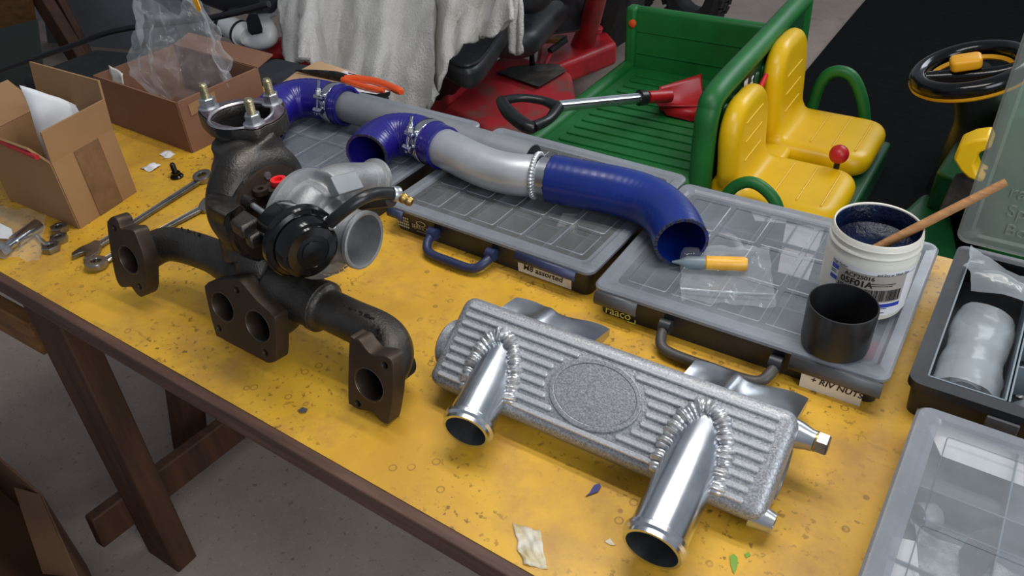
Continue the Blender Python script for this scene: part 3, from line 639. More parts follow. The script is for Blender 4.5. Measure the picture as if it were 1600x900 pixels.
ob('gasket_ring', MB().lathe([(.0400, .2980), (.0430, .3000), (.0450, .2980)], (cen.x, cen.y, 0), zz, 48, True), 'zinc', tm)
ob('outlet_bore', MB().lathe([(.0394, .2965), (.0384, .28), (.0375, .218), (0, .2165)], (cen.x, cen.y, 0), zz, 40, cap0=False), 'bore_shade', tm, keep=True)
for p in ST:
    nb = ob('flange_nut', MB().lathe([(.0145, 0), (.0145, .002), (.0112, .0035)], (p.x, p.y, .2985), zz, 28), 'zinc', tm)
    ob('hex', MB().lathe([(.0108, .003), (.0108, .014), (.0095, .0155)], (p.x, p.y, .2985), zz, 6, xs=(.3, 1, 0)), 'zinc', nb, ang=20)
    pr = [(.0056, .012)]
    for k in range(14): pr += [(.0062, .014+k*.0015), (.0053, .01475+k*.0015)]
    ob('threaded_stud', MB().lathe(pr+[(.0045, .0362)], (p.x, p.y, .2985), zz, 16), 'gold_zinc', tm, ang=20)
# bearing housing, clamp band, oil bosses
ob('bearing_housing', MB().lathe([(.056, -.172), (.066, -.166), (.066, -.158), (.034, -.152), (.030, -.128), (.040, -.118), (.056, -.112)], I, ax, 40), 'machined_iron', tm)
ob('clamp_band', MB().lathe([(.064, -.176), (.0695, -.174), (.0695, -.165), (.064, -.163)], I, ax, 48, True), 'dark_steel', tm)
for k in range(3):
    a = math.radians(40+55*k); ob('clamp_bolt', MB().lathe([(.0055, -.003), (.0055, .006)], tp(-.160, -.056*math.cos(a), .056*math.sin(a)), ax, 6), 'zinc', tm)
ob('oil_boss', MB().tube([tp(-.140, 0, .02), tp(-.140, 0, .048)], .017, 20, sub=2), 'machined_iron', tm)
ob('oil_flange', MB().lathe([(.010, 0), (.010, .007), (.004, .007), (.004, .002)], tp(-.146, -.020, .045), zz, 20), 'machined_iron', tm)
ob('blanking_plug', MB().lathe([(.0105, 0), (.0115, .005), (.0105, .009), (.0055, .009), (.0050, .004)], tp(-.136, .004, .047), zz, 24), 'red_bright', tm, label='red plastic blanking plug')
# compressor cover (cast aluminium): volute scroll, inlet snout, outlet
mb = MB()
mb.tube([tp(-.072, .047*math.cos(a), .047*math.sin(a)) for a in [math.radians(q) for q in range(60, -271, -15)]], [.028, .026, .025, .024, .023, .022, .020, .019], 20, sub=2)
mb.tube([tp(-.072, .018, .047), tp(-.073, .052, .040), tp(-.072, .088, .026), tp(-.070, .108, .017)], [.0270, .0265, .0240, .0235], 22)
mb.lathe([(.058, -.100), (.062, -.096), (.060, -.072), (.048, -.050), (.040, -.046)], I, ax, 40)
cc = blend(mb, .0028, 3, MB().lathe([(.0300, -.03), (.0285, -.092)], I, ax, 32)); ob('compressor_cover', cc, 'cast_aluminium', tm, ang=80, label='silver cast aluminium compressor scroll')
ob('backplate_rim', MB().lathe([(.060, -.108), (.073, -.106), (.074, -.098), (.062, -.094)], I, ax, 56), 'cast_aluminium', tm)
ob('inlet_snout', MB().lathe([(.047, -.052), (.0405, -.044), (.0375, -.038), (.0360, -.014), (.0360, -.010), (.0385, -.006), (.0385, -.001), (.0365, 0), (.0335, -.001), (.0325, -.012), (.0300, -.030), (.0270, -.060), (.020, -.088), (0, -.0895)], I, ax, 56), 'cast_aluminium', tm, ang=30, label='round compressor inlet')
oc = tp(-.070, .106, .018); od = (bx*1.0 - zz*.45 + ax*.06).normalized()
ob('outlet_lip', MB().lathe([(.0225, -.012), (.0245, -.006), (.0245, .004), (.0290, .007), (.0290, .012), (.0270, .014), (.021, .014), (.019, -.012), (0, -.014)], oc, od, 40), 'cast_aluminium', tm, ang=30)
nm = frame(tp(-.046, .000, .058), bx*1.0-zz*.30, ax*.55+zz*-.80)
ob('name_pad', MB().hexa([nm @ V(p) for p in ((-.006, -.016, -.02), (.044, -.016, -.02), (.044, .010, -.02), (-.006, .010, -.02))], [nm @ V(p) for p in ((.004, -.008, .003), (.036, -.008, .003), (.036, .006, .003), (.004, .006, .003))]), 'painted_grey_pipe', tm, bev=.002)
mk = MB()
for k in range(13):
    a = math.radians(200+9*k); q = tp(-.050+.004, .057*math.cos(a), .057*math.sin(a)); mk.box(q, (.0025, .0016, .006), Matrix.Rotation(a, 3, 'X'))
ob('cast_lettering', mk, 'zinc', tm, kind='stuff')
# wastegate actuator: crimped black canister, bracket, rod, boost hose
Ac = atY(481, 387, -.292); ad = V((1, -.30, -.05)).normalized()
ob('actuator_canister', MB().lathe([(0, -.066), (.026, -.066), (.031, -.060), (.0335, -.030), (.036, -.024), (.0415, -.022), (.0425, -.018), (.0415, -.012), (.0365, -.010), (.0355, .002), (.0335, .007), (.0300, .008), (.0290, .0105), (.0200, .0115), (.0195, .0105), (.0130, .0105), (.0125, .0115), (0, .0118)], Ac, ad, 56).scale_about(Ac, 1.10), 'gloss_black', tm, ang=30, label='glossy black wastegate actuator')
ob('crimp_ring', MB().lathe([(.0418, -.023), (.0436, -.021), (.0436, -.013), (.0418, -.011)], Ac, ad, 56, True).scale_about(Ac, 1.10), 'gloss_black', tm)
rs = Ac - ad*.060
re = atY(352, 291, -.262)
ob('actuator_rod', MB().tube([rs, rs.lerp(re, .62)], .0042, 12, sub=2), 'zinc', tm)
ob('rod_end', MB().tube([rs.lerp(re, .52), re], [.0092, .0088], 16, sub=2), 'dark_steel', tm)
ob('rod_eye', MB().lathe([(.013, -.006), (.013, .006), (.006, .006), (.006, -.006)], re, (0, -.6, 1), 24, True), 'dark_steel', tm)
bp = [Ac - ad*.020 + zz*.042 + V((.012, .02, 0)), Ac - ad*.045 + zz*.050 + V((0, .02, 0)), Ac - ad*.060 + zz*.034 + V((-.004, .018, 0)), Ac - ad*.066 + zz*.010]
def strip(pts, w, wd, name, mat, sol, par):
    P = spline(pts, 6); mbs = MB(); wd = V(wd).normalized(); return ob(name, mbs.grid(2, len(P), lambda u, v: P[round(v*(len(P)-1))] + wd*w*(u-.5)), mat, par, solid=sol)
strip([atY(411, 356, -.292), atY(417, 340, -.286), atY(436, 329, -.276), atY(462, 332, -.268), atY(488, 338, -.252)], .020, (.1, -.3, -1), 'actuator_bracket', 'cast_aluminium', .004, tm)
hp = [Ac + ad*-.006 + zz*.030 + V((.020, -.006, 0)), tp(-.040, -.052, .052), tp(-.035, -.020, .058), tp(-.030, .012, .060), tp(-.026, .040, .046), atY(603, 303, -.170)]
hp[0] = atY(511, 352, -.262); hp[1] = atY(538, 329, -.25); hp[2] = atY(566, 310, -.23); hp[3] = atY(592, 302, -.205); hp = hp[:4]+[atY(618, 303, -.185)]
ob('boost_hose', MB().tube(hp, .0078, 16), 'black_plastic', tm, label='thin black rubber boost hose')
ob('hose_clip', MB().lathe([(.0092, -.006), (.0098, -.005), (.0098, .005), (.0092, .006)], hp[0], (hp[1]-hp[0]), 20), 'zinc', tm)
ob('hose_clip', MB().lathe([(.0092, -.005), (.0098, -.004), (.0098, .004), (.0092, .005)], hp[-1], (hp[-1]-hp[-2]), 20), 'zinc', tm)
hd = (hp[-1]-hp[-2]).normalized(); be = hp[-1]
ob('brass_fitting', MB().lathe([(.0062, 0), (.0072, .004), (.0056, .008), (.0072, .012), (.0056, .016), (.0066, .020), (.0050, .024), (.0026, .024), (.0026, .016)], be, V((1, .12, -.35)), 20), 'brass', tm, ang=20)
ob('hose_elbow', MB().tube([tp(-.062, .030, .006), tp(-.055, .050, .012), be - hd*.008 - zz*.010], [.010, .010, .008], 14), 'machined_iron', tm)
# folded steel shield and bolt ears at the turbine inlet flange
def sheet(quad, name, mat='dark_steel', th=.003):
    q = [V(p) for p in quad]; return ob(name, MB().add(q, [tuple(range(len(q)))]), mat, tm, solid=th, bev=.0008)
S = lambda px, py, y: atY(px, py, y-.035)
sheet([S(322, 306, -.265), S(352, 296, -.235), S(376, 322, -.250), S(353, 337, -.280), S(325, 322, -.285)], 'shield_plate')
sheet([S(325, 322, -.2852), S(353, 337, -.2802), S(350, 352, -.270), S(328, 340, -.275)], 'shield_plate')
for a in ([(357, 344), (381, 325), (405, 341), (376, 357)], [(379, 364), (414, 348), (418, 358), (389, 373)]):
    y = [-.285, -.255, -.262, -.292]; ob('bolt_ear', MB().hexa([S(*p, q)-zz*.018 for p, q in zip(a, y)], [S(*p, q) for p, q in zip(a, y)]), 'cast_iron', tm, bev=.004)
# ---------------------------------------------------------------- boost pipes on the cases
def ribbed(path, r, th, mat, name, par, sub=14, wav=.0003, **kw):
    P = spline(path, sub); n = len(P); R = [r+wav*math.sin(i*1.9) for i in range(n)]
    return ob(name, MB().pipe(P, R, th, 44, 1), mat, par, ang=60, **kw)
def frayed(p, d, r, name, par):
    """cut end with fabric ply showing"""
    mb = MB(); n = 44; u = V(d).orthogonal().normalized(); w = V(d).normalized().cross(u); vs = []
    for k in range(n*2):
        a = math.pi*k/n; rr = r*(1+random.uniform(-.012, .012)); e = V(d).normalized()*random.uniform(-.0010, .0022)
        q = u*math.cos(a)+w*math.sin(a); vs += [V(p)+q*(rr+.0002)+V(d).normalized()*-.0012, V(p)+q*rr+e, V(p)+q*(r-.0046)+e*.5]
    m = n*2; fs = [(3*k+j, 3*((k+1) % m)+j, 3*((k+1) % m)+j+1, 3*k+j+1) for k in range(m) for j in range(2)]
    return ob(name, mb.add(vs, fs), 'hose_lining', par, smooth=False)
def tclamp(c, d, r, toward, par):
    """T-bolt clamp: band, two trunnion loops, bolt and nut"""
    d = V(d).normalized(); to = V(toward); to = (to-d*to.dot(d)).normalized(); up = d.cross(to); up = up if up.z > 0 else -up; c = V(c)
    bd = ob('clamp_band', MB().lathe([(r, -.009), (r+.0008, -.0095), (r+.0016, -.008), (r+.0016, .008), (r+.0008, .0095), (r, .009)], c, d, 48), 'chrome', par)
    ob('clamp_bridge', MB().grid(10, 2, lambda u, v: c + (to*math.cos((u-.5)*1.1)+up*math.sin((u-.5)*1.1))*(r+.0024) + d*(.0075*(2*v-1))), 'chrome', bd, solid=.001)
    b0 = c + to*(r+.0105) - up*.020; b1 = c + to*(r+.0105) + up*.046
    ob('t_bolt', MB().tube([b0, b1], .0031, 12, sub=2), 'chrome', bd)
    for s in (-.013, .013):
        q = c + to*(r+.008) + up*s; ob('trunnion', MB().lathe([(.0045, -.0105), (.0060, -.010), (.0060, .010), (.0045, .0105)], q, d, 16), 'chrome', bd)
        ob('spot_weld_tab', MB().box(c + to*(r+.0022)*math.cos(s*26) + up*(r+.0022)*math.sin(s*26), (.010, .004, .012), Matrix((d, to, up)).transposed()), 'chrome', bd, bev=.001)
    ob('clamp_nut', MB().lathe([(.0062, 0), (.0062, .008), (.0045, .0095), (.0045, .014)], c + to*(r+.0105)+up*.018, up, 6), 'zinc', bd, ang=20)
    return bd
# front pipe: elbow hose, clamp, bent silver tube with weld, straight-to-bent hose
fpipe = thing('boost_pipe', (-.2, .17, .052), 'bent silver pipe with blue elbow and long blue coupler, on the middle case', 'pipe')
zc = .0925; r1 = .0355
ehose = [(-.503, .100, .0925), (-.515, .140, zc), (-.508, .178, zc+.001), (-.478, .197, zc), (-.440, .194, zc), (-.392, .182, zc)]
ribbed(ehose, .0395, .0045, 'violet_blue_silicone', 'hose_elbow', fpipe, label='dark blue ribbed silicone elbow')
frayed(ehose[0], V(ehose[0])-V(ehose[1]), .0395, 'cut_edge', fpipe)
tub_path = [(-.425, .191, zc), (-.37, .177, zc), (-.315, .164, zc-.001), (-.272, .159, zc-.002), (-.232, .162, zc-.002), (-.196, .173, zc-.001)]
ob('bent_tube', MB().pipe(tub_path, r1-.0005, .002, 44, 8), 'silver_pipe', fpipe, ang=60, label='satin silver bent aluminium tube')
ob('straight_tube', MB().pipe([(-.186, .174, zc), (-.13, .178, zc)], r1-.0025, .002, 44, 6), 'smooth_aluminium', fpipe, ang=60)
wd = MB(); wdir = V((1, .22, 0)).normalized(); wu = V((0, 0, 1)); ww = wdir.cross(wu)
for k in range(40):
    a = 2*math.pi*k/40; p = V((-.193, .1735, zc)) + (wu*math.cos(a)+ww*math.sin(a))*(r1+.0005); tt = (ww*math.cos(a)-wu*math.sin(a)); wd.lathe([(0, -.0035), (.0042, -.0025), (.0050, 0), (.0042, .0025), (0, .0035)], p, tt+wdir*.25, 12)
ob('weld_bead', wd, 'weld_metal', fpipe, ang=70)
chose = [(-.166, .1765, zc), (-.12, .182, zc), (-.055, .189, zc), (-.005, .186, zc), (.035, .168, zc), (.067, .139, zc), (.094, .102, zc)]
ribbed(chose, .0395, .0045, 'blue_silicone', 'hose_coupler', fpipe, wav=.00012, label='bright blue silicone coupler with swept bend')
frayed(chose[-1], V(chose[-1])-V(chose[-2]), .0395, 'cut_edge', fpipe); frayed(chose[0], V(chose[0])-V(chose[1]), .0395, 'cut_edge', fpipe)
tclamp((-.432, .1925, zc), V((1, -.25, 0)), .0400, (.15, -1, .35), fpipe)
# rear pipe: elbow hose, clamp and straight grey tube
bpipe = thing('boost_pipe', (-.5, .25, .052), 'straight grey pipe with dark blue hose elbow at its left end, behind the turbocharger', 'pipe')
zb = .0940
bh = [(-.752, .092, zb), (-.784, .140, zb), (-.800, .192, zb), (-.780, .229, zb), (-.735, .239, zb), (-.676, .2375, zb)]
ribbed(bh, .0395, .0045, 'violet_blue_silicone', 'hose_elbow', bpipe, label='dark blue silicone elbow')
frayed(bh[0], V(bh[0])-V(bh[1]), .0395, 'cut_edge', bpipe)
ob('hose_mouth', MB().lathe([(.0390, 0), (.0395, .004), (.0345, .004), (.0315, -.004)], V(bh[-1]), (1, -.02, 0), 40), 'violet_blue_silicone', bpipe)
ob('straight_tube', MB().pipe([(-.715, .238, zb), (-.5, .2340, zb-.005), (-.235, .2285, zb-.0105)], .0300, .002, 44, 8), 'painted_grey_pipe', bpipe, ang=60, label='dull grey painted tube')
tclamp((-.704, .2385, zb), V((1, .0, 0)), .0402, (.1, -1, .35), bpipe)
# ---------------------------------------------------------------- cardboard boxes
def wall(mb, pts, th):
    """cardboard panel: four corners, given thickness"""
    p = [V(q) for q in pts]; n = (p[1]-p[0]).cross(p[3]-p[0]).normalized()*th/2
    return mb.hexa([q-n for q in p], [q+n for q in p])
def carton(t, c, ex, ey, h, mat, th=.004):
    c, ex, ey = V(c), V(ex), V(ey); z = V((0, 0, h)); e = V((0, 0, .0004))
    ob('bottom', wall(MB(), [c+e*8, c+ex+e*8, c+ex+ey+e*8, c+ey+e*8], th), mat, t)
    for a, b in ((c, c+ex), (c+ex, c+ex+ey), (c+ex+ey, c+ey), (c+ey, c)): ob('side_panel', wall(MB(), [a+e, b+e, b+z, a+z], th), mat, t)
    return z
def flap(t, a, b, d, mat, th=.004, taper=.0, name='flap'):
    a, b, d = V(a), V(b), V(d); k = (b-a)*taper; return ob(name, wall(MB(), [a, b, b+d-k, a+d+k], th), mat, t)
b1 = thing('cardboard_box', (-1.03, -.17, 0), 'small brown cardboard box with open flaps and brown tape down its side', 'box', 'cardboard boxes on the bench')
c1 = V((-1.140, -.236, 0)); e1 = V((.222, .002, 0)); f1_ = V((-.022, .136, 0)); z1 = carton(b1, c1, e1, f1_, .133, 'cardboard')
flap(b1, c1+e1+z1, c1+e1+f1_+z1, (.006, .002, .058), 'cardboard'); flap(b1, c1+e1+f1_+z1, c1+f1_+z1, (0, .012, .088), 'cardboard', taper=.02)
flap(b1, c1+f1_+z1, c1+z1, (-.085, 0, .040), 'cardboard', taper=.02); flap(b1, c1+z1, c1+e1+z1, (0, -.014, .028), 'cardboard', taper=.12)
ob('tape', wall(MB(), [c1+e1+f1_*.34+V((.003, 0, .001)), c1+e1+f1_*.74+V((.003, 0, .001)), c1+e1+f1_*.74+z1+V((.003, 0, -.001)), c1+e1+f1_*.34+z1+V((.003, 0, -.001))], .0012), 'packing_tape', b1, label='strip of brown packing tape')
sl = [(-1.03, -.135, .018), (-.955, -.160, .070), (-.952, -.130, .110), (-1.02, -.120, .215)]
pz = MB().grid(14, 14, lambda u, v: V((-1.085+.110*u+.015*math.sin(v*2.5), -.165+.05*math.sin(u*3.4)*(.3+v)+.012*u*v, .05+.150*v-.11*u*v+.05*abs(u-.35)*v)))
ob('crumpled_paper', crumple(pz, .006, 9, 3), 'white_paper', label='folded white paper sticking out of the small open box', cat='paper', solid=.0012)
ob('red_cable', MB().tube([atY(-40, 190, -.2465), atY(5, 222, -.2475), atY(35, 236, -.2485), atY(58, 246, -.2485)], .0045, 12), 'tractor_red', label='red cable end lying across the small open box', cat='cable')
b2 = thing('cardboard_box', (-1.12, .15, 0), 'larger reddish brown cardboard box holding a clear plastic bag', 'box', 'cardboard boxes on the bench')
c2 = V((-1.268, .080, 0)); e2 = V((.296, -.014, 0)); f2_ = V((.012, .205, 0)); z2 = carton(b2, c2, e2, f2_, .112, 'cardboard_red')
flap(b2, c2+e2+f2_*.02+z2, c2+e2+f2_*.98+z2, (-.012, .002, -.030), 'cardboard_red'); flap(b2, c2+f2_+e2+z2, c2+f2_+z2, (0, .05, .012), 'cardboard_red')
ob('torn_print', wall(MB(), [c2+e2+f2_*.10+V((.0035, 0, .076)), c2+e2+f2_*.42+V((.0035, 0, .080)), c2+e2+f2_*.42+V((.0035, 0, .104)), c2+e2+f2_*.10+V((.0035, 0, .100))], .0008), 'cardboard', b2)
ob('tape', wall(MB(), [c2+e2+f2_*.30+V((.0035, 0, .012)), c2+e2+f2_*.70+V((.0035, 0, .016)), c2+e2+f2_*.66+V((.0035, 0, .034)), c2+e2+f2_*.26+V((.0035, 0, .028))], .0008), 'packing_tape', b2)
def bagf(u, v):
    a = u*2*math.pi; rr = .150*(1-.55*max(0, v-.35)**1.1*1.5)+.012*math.sin(5*a+v*3)+.008*math.sin(9*a)
    rr *= (.62+.95*v if v < .40 else 1)
    return V((-1.115+.012*math.sin(v*5)+rr*.86*math.cos(a), .186+rr*.58*math.sin(a)+.02*v, (.012+.255*v+.022*math.sin(3*a)*v)))
ob('plastic_bag', crumple(crumple(MB().grid(96, 48, bagf), .022, 9, 1), .010, 26, 4), 'clear_bag', label='crumpled clear plastic bag bulging out of the larger box', cat='bag', ang=80, keep=True)
ob('paper_scrap', crumple(MB().grid(8, 8, lambda u, v: V((-1.245+.045*u, .100+.008*v, .090+.04*v*(1-.3*u)))), .005, 30, 2), 'paper_label', label='torn scrap of cream paper inside the larger box', cat='paper', solid=.001)
tg = thing('bag_tie', atY(308, 10, .17), 'yellow tag tied at the neck of the clear bag', 'tag'); ob('tag', wall(MB(), [atY(297, -8, .17), atY(305, -10, .17), atY(314, 14, .165), atY(310, 20, .165)], .002), 'wheel_yellow', tg); 
# ---------------------------------------------------------------- spanners, nuts, bolts
def spanner(p, q, label, jaw_at_p, w=.0105, grp='combination spanners', ringr=.0165):
    p, q = V(p), V(q); d = (q-p).normalized(); L = (q-p).length; t = thing('combination_spanner', (p+q)/2-V((0, 0, p.z)), label, 'spanner', grp); n = V((-d.y, d.x, 0))
    M = Matrix((d, n, V((0, 0, 1)))).transposed().to_4x4(); M.translation = V((p.x, p.y, 0)) if True else p
    sh = MB(); secs = []
    for k in range(13):
        u = k/12; x = .020+(L-.036)*u; ww = w*(.62+.34*abs(u-.5)*2*.6); hh = .0034; zc_ = .0058
        secs.append([(x, -ww, zc_-hh*.4), (x, -ww*.8, zc_-hh), (x, ww*.8, zc_-hh), (x, ww, zc_-hh*.4), (x, ww, zc_+hh*.4), (x, ww*.75, zc_+hh), (x, ww*.45, zc_+hh*.55), (x, -ww*.45, zc_+hh*.55), (x, -ww*.75, zc_+hh), (x, -ww, zc_+hh*.4)])
    m = 10; sh.add([v for s in secs for v in s], [(i*m+j, i*m+(j+1) % m, (i+1)*m+(j+1) % m, (i+1)*m+j) for i in range(12) for j in range(m)]+[tuple(range(m-1, -1, -1)), tuple(range(12*m, 13*m))])
    ob('shank', sh.xf(M), 'wrench_steel', t, ang=45)
    # ring end with twelve-point hole, set at a slight lift
    RM = M @ (Matrix.Translation((L-.004, 0, .0085)) @ Matrix.Rotation(math.radians(-9), 4, 'Y')) if jaw_at_p else M @ (Matrix.Translation((.004, 0, .0085)) @ Matrix.Rotation(math.radians(9), 4, 'Y'))
    hole = [((ringr*.68 if k % 2 else ringr*.60)*math.cos(math.pi*k/12), (ringr*.68 if k % 2 else ringr*.60)*math.sin(math.pi*k/12)) for k in range(24)]
    plate('ring_end', circ(0, 0, ringr, 40), [hole], .0125, RM @ Matrix.Translation((0, 0, -.006)), 'wrench_steel', t, bev=.002)
    J = [(.030, -.006), (.012, -.0165), (-.004, -.021), (-.018, -.0175), (-.0225, -.010), (-.010, -.0085), (-.004, -.004), (-.003, .004), (-.008, .010), (-.018, .0155), (-.010, .0215), (.006, .019), (.020, .010), (.030, .006)]
    JM = M @ Matrix.Translation((.008, 0, .002)) if jaw_at_p else M @ Matrix.Translation((L-.008, 0, .002)) @ Matrix.Rotation(math.pi, 4, 'Z')
    plate('open_jaw', J, [], .0078, JM @ Matrix.Rotation(math.radians(15), 4, 'Z'), 'wrench_steel', t, bev=.0014)
    return t
spanner(at(133, 402), at(321, 281), 'combination spanner whose open jaw shows left of the manifold, ring end uppermost', True)
spanner(at(150, 420), at(338, 318), 'combination spanner with its ring end towards the bench edge, below the other spanner', False)
def nut(px, py, label):
    p = at(px, py, .006); mb = MB(); n = 6; r = .0142; ri = .0078; h = .0115; a0 = random.uniform(0, 1)
    vs = []; 
    M = Matrix.Translation((p.x, p.y, .0))
    o_ = [(r*math.cos(a0+math.pi*k/3), r*math.sin(a0+math.pi*k/3)) for k in range(6)]
    t = thing('hex_nut', (p.x, p.y, 0), label, 'nut', 'loose hex nuts')
    plate('nut_body', o_, [circ(0, 0, ri, 20)], h, M @ Matrix.Translation((0, 0, .0003)), 'wrench_steel', t, bev=.0014)
    ob('thread', MB().lathe([(ri+.0004, .0010), (ri-.0010, .0020), (ri, .0030), (ri-.0010, .0040), (ri, .0050), (ri-.0010, .0060), (ri, .0070), (ri-.0010, .0080), (ri+.0004, .0105)], (p.x, p.y, 0), (0, 0, 1), 20, True), 'dark_steel', t)
nut(93, 357, 'loose hex nut nearest the small cardboard box'); nut(92, 373, 'loose hex nut in the middle of the three'); nut(80, 387, 'loose hex nut nearest the bench edge')
lb = thing('long_bolt', at(30, 372, 0), 'long plated sleeve bolt lying on the clear bag by the box', 'bolt')
pa, pb = at(3, 392, .0125), at(60, 351, .0125); dd = (pb-pa).normalized()
ob('sleeve', MB().lathe([(.0115, 0), (.0115, (pb-pa).length*.66), (.0085, (pb-pa).length*.67), (.0085, (pb-pa).length*.60)], pa+(pb-pa)*.34, dd, 28), 'chrome', lb)
ob('shank', MB().lathe([(.0085, 0), (.0085, (pb-pa).length*.36)], pa, dd, 20), 'chrome', lb); ob('hex_head', MB().lathe([(.0118, -.006), (.0126, -.004), (.0126, .008), (.0118, .010)], pa, dd, 6), 'zinc', lb, ang=20)
lb = thing('short_screw', at(66, 379, 0), 'short plated screw lying beside the loose nuts', 'screw')
pa, pb = at(74, 384, .006), at(57, 368, .006); ob('shank', MB().tube([pa, pb], .0040, 12, sub=2), 'gold_zinc', lb); ob('head', MB().lathe([(.008, -.004), (.008, .003)], pa, (pb-pa), 6), 'zinc', lb, ang=20)
bk = thing('flanged_bolt', at(277, 277, 0), 'small black flanged bolt standing on its head above the spanners', 'bolt'); p = at(277, 277, 0)
ob('flange', MB().lathe([(.0125, .0005), (.0130, .003), (.0105, .006)], p, (0, 0, 1), 24), 'gloss_black', bk); ob('hex', MB().lathe([(.009, .005), (.009, .012)], p, (0, 0, 1), 6), 'gloss_black', bk, ang=20)
pr = [(.005, .011)]
for k in range(11): pr += [(.0055, .012+k*.0016), (.0046, .0128+k*.0016)]
ob('thread', MB().lathe(pr+[(.004, .0305)], p+V((-.001, 0, 0)), (-.05, 0, 1), 14), 'dark_steel', bk, ang=20)
def scrap(px, py, s, seed, mat, label, cat, name, h=.5):
    p = at(px, py, 0); random.seed(seed)
    mb = MB().grid(9, 9, lambda u, v: p+V(((u-.5)*s, (v-.5)*s*.7, .002+h*s*.5*max(0, .6-((u-.5)**2+(v-.5)**2)*3)))); crumple(mb, s*.16, 1/s*1.6, seed)
    for q in mb.v: q.z = max(q.z, .0006)
    return ob(name, mb, mat, label=label, cat=cat, solid=.0008)
scrap(237, 262, .036, 5, 'white_paper', 'small white tissue tuft on the bench near the small box', 'tissue', 'tissue_scrap'); scrap(262, 242, .030, 6, 'white_paper', 'curled white tissue shred near the larger box', 'tissue', 'tissue_scrap', .3)
zb_ = MB().grid(26, 22, lambda u, v: at(-12+88*u-10*v, 326+76*v+14*u, .001)+V((0, 0, .004+.008*abs(math.sin(u*7+v*4))))); crumple(zb_, .006, 20, 8)
for q in zb_.v: q.z = max(q.z, .0006)
ob('hardware_bag', zb_, 'clear_bag', label='clear plastic bag flat on the bench at the left edge of the photo', cat='bag', ang=80, keep=True)
ob('bag_card', wall(MB(), [at(-8, 372, .0165), at(22, 374, .0165), at(18, 358, .018), at(-8, 345, .018)], .001), 'white_paper', label='white card inside the bag at the left edge', cat='card')
# flecks on the bench
def blot(P, mat, label, name, th=.0008, cat='scrap'):
    return ob(name, MB().hexa([at(x, y, .0003) for x, y in P][::-1], [at(x, y, .0003+th) for x, y in P][::-1]), mat, label=label, cat=cat)
blot([(915, 775), (921, 770), (928, 758), (937, 755), (939, 760), (934, 768), (926, 771)], 'blue_chip', 'blue paint chip on the bench in front of the plenum', 'paint_chip', .002)
blot([(1140, 869), (1147, 865), (1153, 872), (1152, 885), (1147, 897), (1142, 884)], 'green_paint', 'green paint fleck on the bench near the right stub', 'paint_fleck')
blot([(1163, 866), (1170, 862), (1173, 867), (1166, 872)], 'green_paint', 'tiny green paint fleck beside the larger one', 'paint_fleck')
gl = MB().grid(16, 16, lambda u, v: at(803+40*u+14*(1-v), 880-62*v+10*u, .0006)+V((0, 0, .0012*abs(math.sin(u*9+v*5))))); ob('glue_film', crumple(gl, .0035, 40, 4), 'white_film', label='dried white glue smear on the bench edge side', cat='glue', solid=.0006)
blot([(945, 846), (953, 841), (958, 848), (962, 852), (954, 852)], 'white_film', 'small white glue spot on the bench', 'glue_spot')
blot([(465, 641), (473, 636), (481, 639), (478, 644), (470, 645)], 'latch_grey', 'flat grey slug on the bench before the manifold', 'metal_slug', .002)
# ---------------------------------------------------------------- paste tub, stir stick, cap, sealant bag
def wrapmesh(o, c, R):
    """bend a flat part (x = arc length, y = height) around a vertical cylinder; x = 0 faces the viewer"""
    a0 = math.radians(-84)
    for v in o.data.vertices:
        x, y, z = v.co; a = a0 + x/R; v.co = (c[0]+(R+z)*math.cos(a), c[1]+(R+z)*math.sin(a), y)
    return o
tc = V((.338, .147, .0525)); TR = .0565
tu = thing('paste_tub', tc, 'open white plastic tub of dark blue paste with a barcode label', 'tub')
ob('tub_body', MB().lathe([(.050, .0005), (.0535, .004), (.0555, .012), (TR-.0005, .030), (TR, .085), (TR-.001, .090), (.0535, .094), (.0532, .097), (.0560, .0985), (.0568, .1005), (.0560, .1025), (.0540, .1040), (.0540, .1075), (.0556, .1090), (.0560, .1110), (.0550, .1130), (.0545, .1180), (.0535, .1196), (.0520, .1185), (.0512, .100), (.0535, .07), (.052, .010), (0, .008)], tc, (0, 0, 1), 64), 'tub_white', tu, ang=30)
ob('paste', MB().lathe([(.0522, .070), (.0510, .100), (.0512, .1172), (.0498, .115), (.0485, .092), (.036, .084), (.02, .081), (0, .084)], tc, (0, 0, 1), 56), 'paste', tu, label='glossy dark blue paste smeared up the walls')
arc = lambda x0, x1, z0, z1, n=24: MB().grid(n, 2, lambda u, v: V((x0+(x1-x0)*u, z0+(z1-z0)*v, .0003)))
C3 = (tc.x, tc.y)
def lab(name, x0, x1, z0, z1, mat, lift=.0003):
    o = ob(name, MB().grid(20, 2, lambda u, v: V((x0+(x1-x0)*u, tc.z+z0+(z1-z0)*v, lift))), mat, tu, keep=True); return wrapmesh(o, C3, TR)
def ltx(s, size, x, z, mat='ink', lift=.0009, bold=0, shear=0):
    o = text('lettering', s, size, Matrix.Translation((x, tc.z+z, lift)), mat, tu, .0001, bold=bold, shear=shear); return wrapmesh(o, C3, TR)
lab('label', -.048, .072, .014, .0835, 'label_white')
lab('price_sticker', -.034, .054, .0350, .0770, 'label_grey', .0005)
for z0, z1, x0, x1 in ((.0690, .0755, -.046, -.0345), (.0530, .0590, -.046, -.0345), (.0270, .0330, .004, .054)): lab('label_band', x0, x1, z0, z1, 'label_blue', .0006)
ltx('High Perfor', .0050, -.046, .0785); ltx('and Dry or Wash Out', .0046, .014, .0775); ltx('ACF25016', .0086, -.025, .0690, bold=.0001); ltx('05F01A', .0128, -.029, .0580, bold=.0003)
